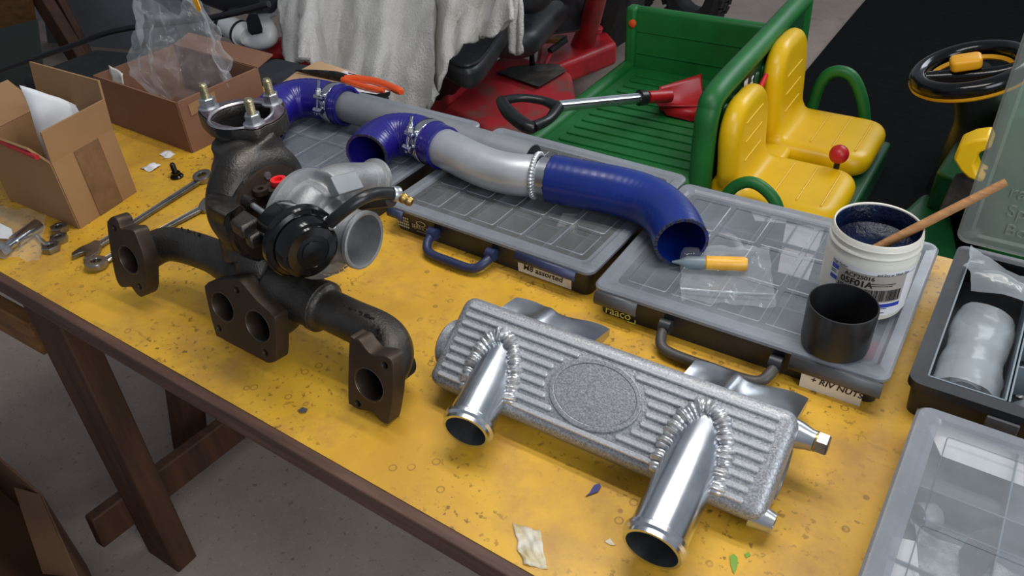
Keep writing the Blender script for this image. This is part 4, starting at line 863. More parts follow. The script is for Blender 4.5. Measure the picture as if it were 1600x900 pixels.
for x_, z_, w_ in ((-.046, .0655, .009), (-.046, .0630, .010), (.006, .0640, .034), (.010, .0610, .026), (.006, .0250, .030), (.008, .0180, .026)): lab('printed_line', x_, x_+w_, z_, z_+.0011, 'ink', .0009)
random.seed(11); x = -.031
while x < .049:
    w = random.choice((.0006, .0006, .0010, .0015)); o = lab('barcode_bar', x, x+w, .0375, .0550, 'ink', .0009); x += w + random.choice((.0006, .0007, .0011))
lab('label_line', -.046, .070, .0768, .0772, 'ink', .0006)
sa = V((.328, .128, .130)); sb = atY(1567, 287, .20); 
# the stick leans on the rim
rim = atY(1432, 346, .135)
sk = thing('stir_stick', sa, 'slim wooden stir stick leaning in the paste tub', 'stick'); 
M_ = frame(sa, sb-sa, V((0, 0, 1))); Lk = (sb-sa).length
ob('handle', MB().tube([M_ @ V((0, 0, 0)), M_ @ V((Lk*.4, 0, 0)), M_ @ V((Lk*.97, 0, 0)), M_ @ V((Lk, 0, 0))], [.0055, .0060, .0052, .0040], 12, sub=6), 'stick_wood', sk)
ob('ferrule', MB().tube([M_ @ V((-.012, 0, 0)), M_ @ V((.012, 0, 0))], .0062, 12, sub=2), 'white_plastic', sk)
kc = V((.334, .034, .0525)); kp = thing('plastic_beaker', kc, 'open black plastic cap standing upright in front of the paste tub', 'lid')
ob('cap_shell', MB().lathe([(0, .0003), (.0375, .0003), (.0405, .003), (.0415, .010), (.0420, .064), (.0415, .0665), (.0400, .0665), (.0392, .062), (.0388, .006), (0, .005)], kc, (0, 0, 1), 64), 'black_plastic', kp, ang=30)
bp_ = [at(1062, 396, .0535), at(1200, 392, .0535), at(1211, 484, .0535), at(1063, 472, .0535)]
def bagz(u, v):
    a = bp_[0].lerp(bp_[1], u); b = bp_[3].lerp(bp_[2], u); p = a.lerp(b, v); return p+V((0, 0, .0015+.016*math.exp(-((v-.16)/.16)**2)*(1 if .02 < u < .85 else .3)+.003*abs(math.sin(u*11+v*3))))
zbg = MB().grid(40, 30, bagz); crumple(zbg, .0035, 26, 5)
for q in zbg.v: q.z = max(q.z, .0530)
sbg = thing('zip_bag', (bp_[0]+bp_[2])/2, 'clear zip bag lying on the case with the yellow maker name', 'bag'); ob('film', zbg, 'clear_bag', sbg, ang=80, keep=True)
ob('zip_strip', MB().tube([bp_[3].lerp(bp_[0], .22)+V((0, 0, .004)), bp_[3].lerp(bp_[2], .5).lerp(bp_[0].lerp(bp_[1], .5), .18)+V((0, 0, .006)), bp_[2].lerp(bp_[1], .2)+V((0, 0, .004))], .0016, 8), 'milky_bag', sbg)
gt = thing('sealant_tube', at(1115, 406, .0535), 'small syringe tube of amber sealant inside the zip bag', 'tube'); g0, g1 = at(1050, 409, .063), at(1167, 413, .063); gd = (g1-g0).normalized(); gl_ = (g1-g0).length
ob('amber_body', MB().lathe([(.0085, gl_*.44), (.0105, gl_*.46), (.0110, gl_*.95), (.0090, gl_)], g0, gd, 20), 'yellow_resin', gt); ob('nozzle', MB().lathe([(.0015, 0), (.0040, gl_*.10), (.0095, gl_*.20), (.0095, gl_*.44)], g0, gd, 20), 'insert_grey', gt)
# ---------------------------------------------------------------- things in the cases
def loose(name, mb, mat, label, cat, grp=None, **kw): return ob(name, mb, mat, label=label, cat=cat, group=grp, **kw)
def pillow(c, sx, sy, h, rot, seed, n=18):
    M = Matrix.Translation(V(c)) @ Matrix.Rotation(rot, 4, 'Z'); mb = MB()
    top = MB().grid(n, n, lambda u, v: V(((u-.5)*sx, (v-.5)*sy, h*(math.sin(math.pi*u)*math.sin(math.pi*v))**.5+.0005))); crumple(top, min(h, sx)*.22, 26, seed)
    for q in top.v: q.z = max(q.z, .0008)
    return top.xf(M)
cz = .006
roll = thing('bag_roll', MCx @ V((.063, .12, cz)), 'rolled clear plastic bag in the left compartment of the open case', 'bag')
rm = MB().grid(28, 20, lambda u, v: MCx @ V((.062+(.036+.002*math.sin(v*9))*math.cos(u*math.pi*2)*(1-.4*max(0, v-.75)), .034+.170*v, .033+.024*math.sin(u*math.pi*2)))); crumple(rm, .003, 30, 6); ob('film', rm, 'milky_bag', roll, ang=80, keep=True)
ob('inner_roll', MB().lathe([(.018, 0), (.018, .13)], MCx @ V((.062, .045, .027)), MCx.to_3x3() @ V((0, 1, 0)), 24), 'milky_bag', roll)
for px_, py_, sx, sy, h, rt, sd, lb_ in ((.15, .058, .075, .060, .030, .3, 3, 'crumpled clear bag in the front compartment of the open case'), (.215, .060, .080, .060, .034, -.3, 4, 'clear bag of fittings in the front right compartment of the open case'), (.17, .135, .110, .060, .030, .2, 5, 'clear bag of clips in the middle compartment of the open case'), (.16, .215, .09, .06, .036, -.1, 7, 'clear bag in the rear compartment of the open case')):
    loose('parts_bag', pillow(MCx @ V((px_, py_, cz)), sx, sy, h, rt, sd), 'milky_bag', lb_, 'bag', 'bags in the open case', ang=80, keep=True)
bgm = MB().grid(26, 22, lambda u, v: MCx @ V((.030+.21*u-.02*v, .215+.105*v-.03*u, .062+.010*math.sin(u*5+v*3)+.010*math.sin(v*6)))); crumple(bgm, .010, 18, 9)
loose('large_bag', bgm, 'milky_bag', 'large crumpled clear bag lying across the back of the open case', 'bag', ang=80, keep=True)
loose('white_pouch', crumple(MB().grid(18, 16, lambda u, v: MCx @ V((.098+.110*u, .232+.070*v, .082+.004*math.sin(u*8)))), .006, 24, 2), 'white_paper', 'folded white paper pouch inside the large bag on the open case', 'pouch', solid=.001)
hz = .045
loose('metal_ring', MB().lathe([(.0125, 0), (.0145, .003), (.0145, .018), (.0125, .022), (.0105, .018), (.0105, .003)], at(1462, 808, .028), V((-.75, -.6, .25)), 28, True), 'painted_grey_pipe', 'grey metal ring under the clear lid of the front right case', 'ring')
fb = MB().grid(30, 26, lambda u, v: MDx @ V((.062+.33*u-.03*v, .02+.165*v-.05*u, .032+.005*math.sin(u*6+v*4)))); crumple(fb, .006, 26, 12)
loose('large_bag', fb, 'wrinkled_bag', 'crumpled clear bag under the lid of the front right case', 'bag', ang=80, keep=True)
for P_, mt, lb_ in (([(1440, 645), (1600, 700), (1600, 760), (1470, 712)], 'white_paper', 'pale sheet of paper under the lid of the front right case'), ([(1395, 838), (1432, 846), (1436, 900), (1380, 900)], 'white_paper', 'white card at the front of the front right case'), ([(1520, 830), (1556, 824), (1560, 862), (1530, 905), (1500, 900), (1498, 862)], 'case_black', 'dark rubber gasket under the lid of the front right case')):
    loose('sheet' if mt == 'white_paper' else 'rubber_gasket', MB().hexa([at(x, y, .0375) for x, y in P_][::-1], [at(x, y, .0385) for x, y in P_][::-1]), mt, lb_, 'paper' if mt == 'white_paper' else 'gasket')
for P_, mt, lb_, nm_ in (([(1170, 320), (1250, 335), (1262, 352), (1180, 345)], 'white_paper', 'white paper strip under the lid of the case below the tub', 'paper_strip'), ([(1230, 338), (1290, 352), (1262, 440), (1215, 425)], 'white_paper', 'pale folded sheet under the lid of the case below the tub', 'paper_sheet')):
    loose(nm_, MB().hexa([at(x, y, .036) for x, y in P_][::-1], [at(x, y, .037) for x, y in P_][::-1]), mt, lb_, 'paper')
loose('red_part', MB().box((.378, .075, .024), (.040, .05, .02)), 'tractor_red', 'dull red part under the lid near the black cap', 'part', bev=.004)
loose('pale_block', MB().box(MAx @ V((.285, .13, .022)), (.03, .04, .03), Matrix.Rotation(.3, 3, 'Z')), 'paper_label', 'cream block under the smoky lid of the middle case', 'block', bev=.003)
loose('pale_clip', MB().tube([MBx @ V((.10, .25, .03)), MBx @ V((.13, .235, .03)), MBx @ V((.15, .21, .03))], .006, 10), 'white_plastic', 'white plastic fitting under the lid of the case below the tub', 'fitting')
# ---------------------------------------------------------------- behind the bench, left
ct = thing('storage_crate', (-.9, .52, FLOOR), 'dark grey storage crate standing on the floor behind the left end of the bench', 'crate')
ob('crate_body', MB().hexa([(-1.16, .405, FLOOR), (-.83, .405, FLOOR), (-.83, .50, FLOOR), (-1.16, .50, FLOOR)], [(-1.18, .398, -.015), (-.81, .398, -.015), (-.81, .51, -.015), (-1.18, .51, -.015)]), 'case_black', ct, bev=.006)
ob('crate_lid', soft_slab(.39, .125, .026, .02, .006).xf(Matrix.Translation((-1.19, .391, -.0145))), 'case_black', ct)
ev = thing('card_mailer', (-.95, .45, .0120), 'flat pale cardboard mailer with a white address label, under the orange pliers', 'mailer')
cz_ = .0125
def flat(P, z, th, mat, name, par, **kw): return ob(name, MB().hexa([at(x, y, z) for x, y in P][::-1], [at(x, y, z+th) for x, y in P][::-1]), mat, par, **kw)
flat([(427, 139), (462, 113), (497, 95), (545, 110), (592, 130), (560, 147), (500, 150)], cz_, .004, 'cardboard_pale', 'mailer', ev)
flat([(527, 117), (538, 110), (592, 128), (624, 140), (588, 147), (545, 141)], cz_+.0042, .0006, 'white_paper', 'address_label', ev)
for k, (x, y) in enumerate(((544, 113), (546, 118), (541, 122))): flat([(x, y), (x+20, y+5.5), (x+20, y+7), (x, y+1.5)], cz_+.005, .0003, 'ink', 'address_line', ev)
pr_ = thing('pliers', at(560, 125, cz_), 'long nosed pliers with orange handles on the cardboard mailer', 'pliers'); zp = .024
ob('jaws', MB().tube([at(462, 110, zp), at(495, 114, zp), at(525, 119, zp), at(540, 122, zp)], [.002, .008, .012, .010], 10, sec=None), 'dark_steel', pr_); ob('pivot', MB().lathe([(.008, -.006), (.008, .008)], at(515, 118, zp), (0, 0, 1), 16), 'dark_steel', pr_)
ob('grip', MB().tube([at(535, 122, zp), at(560, 123, zp), at(590, 128, zp), at(622, 141, zp), at(627, 144, zp)], [.007, .0085, .0085, .0095, .006], 14), 'orange_grip', pr_); ob('grip', MB().tube([at(535, 124, zp), at(558, 132, zp), at(585, 139, zp), at(600, 141, zp)], [.006, .007, .007, .006], 14), 'orange_grip', pr_)
# garden frame, wall timbers and pole
def post(p, q, w, t, mat, name, label, cat, side=(1, 0, 0)): return ob(name, bar(MB(), p, q, w, t, side), mat, label=label, cat=cat, bev=.006)
post(atY(30, -60, 1.3), V((atY(125, 100, 1.3).x+.04, 1.3, FLOOR)), .11, .06, 'dark_wood', 'timber_post', 'dark timber post leaning at the back left', 'post')
post(atY(62, -60, 1.36), V((atY(150, 110, 1.36).x, 1.36, FLOOR)), .05, .04, 'dark_wood', 'timber_batten', 'thin dark batten beside the leaning timber post', 'batten')
ob('timber_board', wall(MB(), [atY(-60, 85, 1.25), atY(54, 37, 1.25), atY(38, -60, 1.25), atY(-60, -60, 1.25)], .03), 'pale_wood', label='pale timber board at the top left corner', cat='board', bev=.004)
ob('glass_sheet', wall(MB(), [atY(-60, 150, .95), atY(70, 128, .95), atY(58, 30, .95), atY(-60, 60, .95)], .006), pm('dark_glass', (64, 76, 72), .2), label='dull green glass sheet below the pale timber board', cat='glass')
ob('grey_sheet', wall(MB(), [atY(80, 95, 1.5), atY(330, 60, 1.75), atY(320, -60, 1.75), atY(60, -60, 1.5)], .02), 'grey_panel', label='grey painted sheet leaning behind the larger cardboard box', cat='panel')
ob('black_pole', MB().tube([atY(-60, 132, .62), atY(100, 76, .66), atY(185, 47, .70), atY(330, 28, .78), atY(420, 6, .82)], .010, 12), 'black_plastic', label='long thin black pole slanting behind the cardboard boxes', cat='pole')
ob('dark_bin', MB().hexa([V((p.x, p.y, FLOOR)) for p in (at(30, 120, -.2), at(200, 150, -.2), at(330, 90, -.2), at(150, 75, -.2))], [at(30, 120, -.2), at(200, 150, -.2), at(330, 90, -.2), at(150, 75, -.2)]), 'rubber', label='black bin standing behind the two cardboard boxes', cat='bin', bev=.02, seg=3)
# child's bike lying behind the boxes
bw = thing('push_bike', atY(390, 75, 1.0), 'black and white toy bike part behind the larger box, left of the towel', 'toy bike'); yb = 1.0
ob('hub', MB().lathe([(.030, -.085), (.036, -.080), (.036, -.072), (.040, -.070), (.040, .010), (.044, .012), (.044, .022), (.038, .024), (.030, .050)], atY(372, 49, yb), V((1, -.1, -.22)), 28), 'white_plastic', bw)
for d_ in (-.07, .016): ob('band', MB().lathe([(.040, -.006), (.0455, -.005), (.0455, .005), (.040, .006)], atY(372, 49, yb)+V((1, -.1, -.22)).normalized()*d_, V((1, -.1, -.22)), 28), 'navy_plastic', bw)
ob('frame_tube', MB().tube([atY(385, 62, yb), atY(405, 66, yb+.02), atY(422, 56, yb+.05), atY(412, 25, yb+.08), atY(428, 15, yb+.10)], [.024, .026, .030, .024, .022], 16), 'white_plastic', bw)
ob('clamp_block', MB().hexa([atY(*p, yb-.03) for p in ((386, 50), (394, 58), (411, 54), (411, 44))], [atY(*p, yb-.02) for p in ((383, 30), (388, 18), (400, 16), (408, 30))]), 'navy_plastic', bw, bev=.012, seg=3)
ob('base', MB().hexa([V((p.x, p.y, FLOOR)) for p in (atY(345, 75, 1.02), atY(440, 115, .92), atY(470, 60, 1.25), atY(360, 40, 1.3))], [atY(345, 72, 1.02)-V((0, 0, .02)), atY(440, 100, .92)-V((0, 0, .02)), atY(470, 55, 1.25)-V((0, 0, .06)), atY(360, 40, 1.3)-V((0, 0, .06))]), 'navy_plastic', bw, bev=.02, seg=3)
ob('saddle', MB().tube([atY(310, -12, 1.05), atY(360, 0, 1.05), atY(420, 2, 1.05)], [.03, .045, .04], 18), 'navy_plastic', bw)
# ---------------------------------------------------------------- garden tractor with seat, towel over it
mw = thing('garden_tractor', (-1.0, 1.4, FLOOR), 'dusty red garden tractor behind the cases with a black seat and gear lever', 'tractor')
zf = -.445
FQ = [at(690, 168, zf), at(805, 222, zf), at(905, 170, zf), at(893, 112, zf), at(790, 78, zf)]
ob('fender', MB().hexa([V((p.x, p.y, zf-.22)) for p in FQ], FQ), 'tractor_red_dusty', mw, bev=.022, seg=4, label='red fender dulled by dust')
ob('fender_apron', MB().hexa([V((p.x, p.y, zf-.30)) for p in (at(830, 215, zf), at(915, 170, zf), at(905, 105, zf-.02), at(860, 105, zf-.02))], [at(830, 205, zf-.006), at(900, 160, zf-.006), at(885, 108, zf-.006), at(850, 108, zf-.006)]), 'tractor_red', mw, bev=.03, seg=4)
ob('chassis', MB().hexa([V((p.x, p.y, -.60)) for p in (at(836, 101, -.5), at(872, 102, -.5), at(915, 86, -.5), at(965, 66, -.5), at(925, 20, -.5), at(850, 20, -.5))], [at(x, y, -.5) for x, y in ((836, 101), (872, 102), (915, 86), (965, 66), (925, 20), (850, 20))]), 'tractor_red', mw, bev=.02, seg=3)
ob('rear_body', MB().hexa([V((p.x, p.y, zf-.25)) for p in (at(700, 150, zf), at(780, 90, zf), at(700, 20, zf), at(600, 60, zf))], [at(700, 150, zf+.04), at(780, 88, zf+.02), at(700, 20, zf), at(600, 60, zf)]), 'tractor_red_dusty', mw, bev=.03, seg=3)
zm = zf+.006
ob('gear_plate', MB().hexa([at(x, y, zf-.005) for x, y in ((776, 114), (842, 136), (886, 110), (872, 100), (838, 99), (800, 104))], [at(x, y, zm+.012) for x, y in ((776, 114), (842, 136), (886, 110), (872, 100), (838, 99), (800, 104))]), 'dusty_rubber', mw, bev=.006)
lv = ob('gear_lever', MB().tube([at(832, 108, zf), at(832, 108, zf)+V((0, 0, .12)), at(832, 108, zf)+V((.004, 0, .26))], [.011, .010, .009], 12), 'gloss_black', mw); lq = at(832, 108, zf)+V((.004, 0, .30))
ob('lever_grip', MB().lathe([(.012, -.07), (.022, -.05), (.024, .02), (.014, .05)], lq, (0, 0, 1), 18), 'black_plastic', lv)
ob('brake_lever', MB().tube([at(851, 102, zf), at(862, 82, zf+.02), at(880, 64, zf+.04)], [.008, .008, .010], 12), 'tractor_red', mw); ob('lever_sleeve', MB().tube([at(859, 80, zf+.03), at(884, 62, zf+.05)], .013, 12, sub=2), 'rubber', mw)
ob('steering_post', MB().tube([at(905, 85, -.55), at(918, 48, -.42), at(938, -20, -.15)], [.055, .045, .032], 14), 'tractor_red', mw)
ob('post_collar', MB().lathe([(.050, -.012), (.056, -.008), (.056, .008), (.050, .012)], at(921, 42, -.40), (.2, .2, 1), 24), 'tractor_red', mw)
ob('engine_cowl', MB().hexa([at(x, y, z) for x, y, z in ((812, 45, -.30), (850, 58, -.32), (905, 52, -.40), (935, 22, -.45))], [at(x, y, z) for x, y, z in ((800, -60, -.10), (850, -60, -.10), (930, -60, -.12), (985, -50, -.16))]), 'black_plastic', mw, bev=.03, seg=3)
ob('hood', MB().hexa([V((p.x, p.y, FLOOR+.1)) for p in (at(940, 45, -.5), at(985, 48, -.6), at(1010, 5, -.6), at(950, -10, -.5))], [at(930, -30, -.25), at(990, -30, -.25), at(1010, -60, -.3), at(940, -60, -.3)]), 'rubber', mw, bev=.03, seg=3)
ob('foot_board', MB().box(at(838, 62, -.46), (.26, .05, .02), Matrix.Rotation(.5, 3, 'Z')), 'pale_wood', mw, bev=.003)
st = ob('seat_cushion', soft_slab(.62, .52, .10, .09, .04).xf(Matrix.Translation((-1.62, 1.34, -.32)) @ Matrix.Rotation(math.radians(12), 4, 'Z')), 'black_vinyl', mw, label='black vinyl seat')
ob('seat_back', soft_slab(.62, .40, .09, .09, .04).xf(Matrix.Translation((-1.62, 1.52, -.20)) @ Matrix.Rotation(math.radians(12), 4, 'Z') @ Matrix.Rotation(math.radians(78), 4, 'X')), 'black_vinyl', mw)
SQ = [(640, 40), (668, 74), (700, 96), (722, 106), (740, 104), (756, 92), (782, 55), (806, 16), (812, -20), (800, -60), (650, -60)]
SP = spline([at(x, y, -.19) for x, y in SQ], 3, True)
ob('seat_pan', MB().hexa([p+V((0, 0, -.075)) for p in SP], SP), 'black_vinyl', mw, bev=.022, seg=4, label='black vinyl seat edge'); sr = spline([at(x, y, -.186) for x, y in SQ[1:9]], 5)
ob('seat_piping', MB().tube([p+V((-.012, .014, .001)) for p in sr], .005, 8, sub=1), 'black_vinyl', mw)
ob('seat_base', MB().hexa([V((p.x, p.y, zf-.02)) for p in (at(660, 150, zf), at(705, 150, zf), at(790, 60, zf), at(700, 40, zf))], [at(660, 120, -.27), at(718, 112, -.27), at(780, 50, -.27), at(700, 10, -.27)]), 'navy_plastic', mw, bev=.01)
ob('rear_guard', MB().tube([atY(420, 105, 1.1), atY(432, 85, 1.1), atY(455, 80, 1.12), atY(480, 110, 1.14)], .05, 14), 'tractor_red', mw)
# the towel, one thick sheet draped over the seat
TL = [(427, 30), (432, 62), (446, 88), (461, 106)]
def towel(u, v):
    # v: 0 at the top of the seat, 1 at the hanging hem
    cols = [(0, -60, 112), (.09, -60, 92), (.20, -60, 96), (.26, -60, 180), (.45, -60, 200), (.60, -60, 205), (.645, -60, 168), (.70, -60, 96), (.78, -60, 66), (.90, -60, 58), (1, -60, 30)]
    xs = [(0, 428), (.25, 505), (.5, 600), (.66, 680), (.8, 735), (1, 800)]
    def ip(T, q):
        for a, b in zip(T, T[1:]):
            if q <= b[0]:
                k = (q-a[0])/(b[0]-a[0]); return [a[i]+(b[i]-a[i])*k for i in range(1, len(a))]
        return list(T[-1][1:])
    px = ip(xs, u)[0]; top, hem = ip(cols, u); px += (18*v if u < .12 else 0)
    py = top + (hem-top)*v
    y = 1.27 - .42*v**.8 if u < .66 else 1.27 - .20*v
    y += .045*math.sin(u*23+v*1.2)*(.3+.7*v) + .022*math.sin(u*57+v*4)*(.3+.7*v) + .014*math.sin(v*11+u*9)
    return atY(px, py, y)
ob('towel', crumple(MB().grid(110, 46, towel), .010, 11, 2), 'towel', label='white terry towel draped over the tractor seat', cat='towel', solid=.012, ang=80)
def drop(u, v): return atY(794+20*u+2*v, -40+122*v+4*math.sin(u*3), 1.16+.012*math.sin(u*8+v*4))
ob('towel_corner', crumple(MB().grid(14, 24, drop), .006, 12, 3), 'towel', label='second white towel end hanging at the right of the tractor seat', cat='towel', solid=.012, ang=80)
# ---------------------------------------------------------------- ride-on toy truck
ty = thing('toy_truck', (-.1, 1.45, FLOOR), 'green and yellow ride-on toy truck with cargo bed and twin seats', 'ride-on toy')
BX0, BX1, BY0, BY1, BZ = -.80, -.235, 1.105, 1.80, -.405
bed = ob('bed_floor', MB().box(((BX0+BX1)/2, (BY0+BY1)/2, BZ-.02), (BX1-BX0, BY1-BY0, .04)), 'toy_green', ty, bev=.01)
for k in range(12):
    y = BY0+.07+k*.0505; 
    plate('floor_rib', rrect(BX0+.07, y-.017, BX1-.03, y+.017, .008, 3), [], .006, Matrix.Translation((0, 0, BZ-.001)), 'toy_green', bed, bev=.002)
ob('bed_lip', MB().tube([(BX0, BY0-.01, BZ-.012), ((BX0+BX1)/2, BY0-.012, BZ-.012), (BX1-.02, BY0-.01, BZ-.012)], .035, 16, sub=3), 'toy_green', ty); ob('bed_lip', MB().tube([(BX0, BY0, BZ-.006), (BX0, (BY0+BY1)/2, BZ-.006), (BX0, BY1, BZ-.006)], .028, 16, sub=3), 'toy_green', ty)
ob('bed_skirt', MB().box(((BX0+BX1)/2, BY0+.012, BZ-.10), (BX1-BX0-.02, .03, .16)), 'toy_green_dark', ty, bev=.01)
sp_ = ob('side_panel', MB().box(((BX0+BX1)/2, BY1+.012, BZ+.10), (BX1-BX0+.02, .035, .235)), 'toy_green', ty, bev=.014, seg=3)
for z_ in (.055, .135): ob('panel_groove', MB().box(((BX0+BX1)/2, BY1-.007, BZ+z_), (BX1-BX0-.06, .004, .004)), 'toy_green', sp_)
ob('corner_post', MB().box((BX0+.008, BY1+.004, BZ+.10), (.04, .05, .238)), 'toy_green', ty, bev=.012, seg=3); ob('red_plug', MB().lathe([(.014, 0), (.014, .008), (.008, .012)], (BX0+.020, BY1-.021, BZ+.165), (0, -1, 0), 18), 'orange_grip', ty)
H = frame((BX1, 0, 0), (0, 1, 0), (0, 0, 1))
hl = [(1.09, -.60), (1.09, -.22), (1.10, -.185), (1.125, -.160), (1.17, -.148), (1.50, -.135), (1.86, -.120), (1.90, -.135), (1.92, -.17), (1.92, -.60)]
hb_ = plate('headboard', hl, [], .030, H @ Matrix.Translation((0, 0, -.012)), 'toy_green_dark', ty, bev=.006)
ob('headboard_rim', MB().tube([(BX1, 1.095, -.52), (BX1, 1.092, -.26), (BX1, 1.105, -.185), (BX1, 1.16, -.152), (BX1, 1.5, -.138), (BX1, 1.86, -.125), (BX1, 1.91, -.16), (BX1, 1.92, -.4)], .032, 16), 'toy_green', ty)
for k in range(11): ob('headboard_rib', MB().box((BX1+.022, 1.17+k*.062, -.36), (.014, .030, .34)), 'toy_green_dark', hb_, bev=.006)
for x, m_, w in ((1.300, 'label_white', .030), (1.342, 'ink', .040)): ob('sticker', MB().box((BX1+.0305, x, -.195), (.001, w, .055)), m_, hb_)
ob('deer_mark', MB().tube([(BX1+.0325, 1.330, -.205), (BX1+.0325, 1.341, -.192), (BX1+.0325, 1.353, -.196), (BX1+.0325, 1.345, -.182), (BX1+.0325, 1.355, -.176)], .0022, 6), 'label_white', hb_)
ob('red_hook', MB().tube([(BX1+.035, 1.36, -.28), (BX1+.040, 1.40, -.24), (BX1+.045, 1.44, -.20)], [.012, .009, .006], 10), 'red_bright', ty)
def seat(y0, y1, name, top):
    w = y1-y0; mb = MB()
    mb.v, mb.f = [], []
    a = soft_slab(.335, w, .075, .07, .034).xf(Matrix.Translation((-.195, y0, -.475))); mb.add(a.v, a.f)
    b = soft_slab(top+.46, w*.94, .062, .105, .030).xf(Matrix.Translation((-.128, y0+.01, -.46)) @ Matrix.Rotation(math.radians(-94), 4, 'Y')); mb.add(b.v, b.f)
    mb.tube([(-.165, y0+.03, -.415), (-.165, y1-.03, -.415)], .05, 16, sub=3)
    s = ob(name, blend(mb, .008, 10), 'toy_yellow', ty, ang=80, label='moulded yellow seat')
    for k in range(3): ob('seat_groove', MB().tube([(-.040+k*.065, y0+.05, -.3985), (-.040+k*.065, y1-.05, -.3985)], .0025, 6, sub=4), 'toy_yellow', s)
    for k in range(3): 
        zz_ = -.335+k*.055; ob('seat_groove', MB().tube([(-.1285-.07*(zz_+.46), y0+.08, zz_), (-.1285-.07*(zz_+.46), y1-.09, zz_+.004)], .0030, 6, sub=4), 'toy_yellow', s)
    return s
seat(1.075, 1.375, 'seat', -.16); seat(1.425, 1.735, 'seat', -.12)
ob('seat_bridge', soft_slab(.12, .09, .05, .02, .015).xf(Matrix.Translation((-.20, 1.355, -.46))), 'toy_yellow', ty)
ob('grab_handle', MB().tube([(-.125, 1.79, -.50), (-.112, 1.79, -.365), (-.080, 1.79, -.305), (-.020, 1.79, -.305), (.030, 1.79, -.38), (.065, 1.79, -.50)], .019, 14), 'toy_green', ty); ob('grab_handle', MB().tube([(-.165, 1.045, -.50), (-.140, 1.045, -.385), (-.095, 1.045, -.335), (-.045, 1.045, -.340), (.000, 1.045, -.39), (.015, 1.045, -.50)], .016, 14), 'toy_green', ty)
kn = at(1311, 241, -.36); ob('knob', MB().lathe([(0, -.027)]+[(.027*math.cos(math.radians(a)), .027*math.sin(math.radians(a))) for a in range(-75, 76, 15)]+[(0, .027)], kn, (0, 0, 1), 24), 'red_plastic', ty, label='red ball knob'); ob('knob_stem', MB().tube([kn, kn+V((0, .0, -.14))], .008, 10, sub=2), 'gloss_black', ty)
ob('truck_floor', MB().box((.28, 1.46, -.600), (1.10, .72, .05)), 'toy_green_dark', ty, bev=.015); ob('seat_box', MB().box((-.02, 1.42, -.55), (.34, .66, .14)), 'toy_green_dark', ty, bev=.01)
ob('footwell_mat', MB().box((.32, 1.56, -.570), (.42, .50, .012)), 'black_sheet', ty)
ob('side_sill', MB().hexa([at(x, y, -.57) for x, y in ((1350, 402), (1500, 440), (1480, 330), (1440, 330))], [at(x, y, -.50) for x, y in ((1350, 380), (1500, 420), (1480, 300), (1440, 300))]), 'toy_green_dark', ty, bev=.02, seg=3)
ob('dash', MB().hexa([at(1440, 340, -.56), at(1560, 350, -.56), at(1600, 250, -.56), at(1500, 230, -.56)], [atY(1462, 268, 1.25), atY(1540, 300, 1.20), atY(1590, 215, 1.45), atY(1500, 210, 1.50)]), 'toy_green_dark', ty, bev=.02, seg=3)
ob('dash_panel', MB().hexa([atY(1462, 345, 1.19), atY(1530, 310, 1.17), atY(1545, 270, 1.17), atY(1490, 285, 1.19)], [atY(1466, 330, 1.17), atY(1528, 300, 1.15), atY(1548, 262, 1.15), atY(1492, 270, 1.17)]), 'dusty_rubber', ty, bev=.006)
yl = [(1489, 250), (1498, 228), (1520, 219), (1545, 216), (1550, 232), (1530, 240), (1522, 258), (1527, 272), (1540, 280), (1532, 287), (1512, 279), (1500, 268)]
P0 = [atY(x, y, 1.13) for x, y in yl]; ob('yellow_latch', MB().hexa(P0, [p+V((0, .05, .01)) for p in P0]), 'toy_yellow', ty, bev=.006, label='yellow moulded dash trim')
ob('front_cowl', MB().hexa([V((p.x, p.y, -.57)) for p in (atY(1555, 330, 1.30), atY(1700, 330, 1.20), atY(1720, 200, 1.75), atY(1575, 200, 1.75))], [atY(1562, 190, 1.30), atY(1700, 190, 1.20), atY(1720, 110, 1.75), atY(1575, 120, 1.75)]), 'toy_green', ty, bev=.03, seg=3)
# steering wheel on a black column
Wc = atY(1517, 108, 1.42); wn = V((-.30, -.10, 1)).normalized(); wu_ = wn.orthogonal().normalized(); wv_ = wn.cross(wu_); RW = .120
ob('steering_wheel', MB().lathe([(RW+.021*math.cos(a), .021*math.sin(a)) for a in [2*math.pi*k/14 for k in range(14)]], Wc, wn, 56, True), 'gloss_black', ty, label='black steering wheel rim')
ob('wheel_trim', MB().lathe([(RW+.014, -.024), (RW+.021, -.018), (RW+.023, -.010), (RW+.017, -.013)], Wc, wn, 56, True), 'wheel_yellow', ty); ob('wheel_trim', MB().lathe([(RW-.030, .004), (RW-.024, .012), (RW-.022, .006), (RW-.028, 0)], Wc-wn*.018, wn, 56, True), 'wheel_yellow', ty)
ob('spoke', MB().tube([Wc+V((-.12, -.02, -.035)), Wc+V((-.05, 0, -.030)), Wc+V((.05, 0, -.005)), Wc+V((.12, .02, .03))], [.010, .020, .020, .010], 12), 'gloss_black', ty)
ob('horn_pad', soft_slab(.072, .048, .030, .014, .008).xf(Matrix.Translation(Wc+V((-.040, -.030, -.010))) @ Matrix.Rotation(math.radians(14), 4, 'Z') @ Matrix.Rotation(math.radians(-14), 4, 'Y') @ Matrix.Rotation(math.radians(8), 4, 'X')), 'wheel_yellow', ty, label='yellow horn pad')
ob('steering_column', MB().tube([Wc-wn*.02, Wc+V((.05, .08, -.16)), Wc+V((.06, .12, -.40))], [.05, .06, .09], 18), 'black_plastic', ty)
ob('dash_cowl', MB().hexa([at(1500, 260, -.5), at(1600, 270, -.5), at(1640, 120, -.5), at(1530, 120, -.5)], [atY(1530, 185, 1.62), atY(1600, 190, 1.55), atY(1640, 100, 1.85), atY(1560, 105, 1.85)]), 'rubber', ty, bev=.03, seg=3)
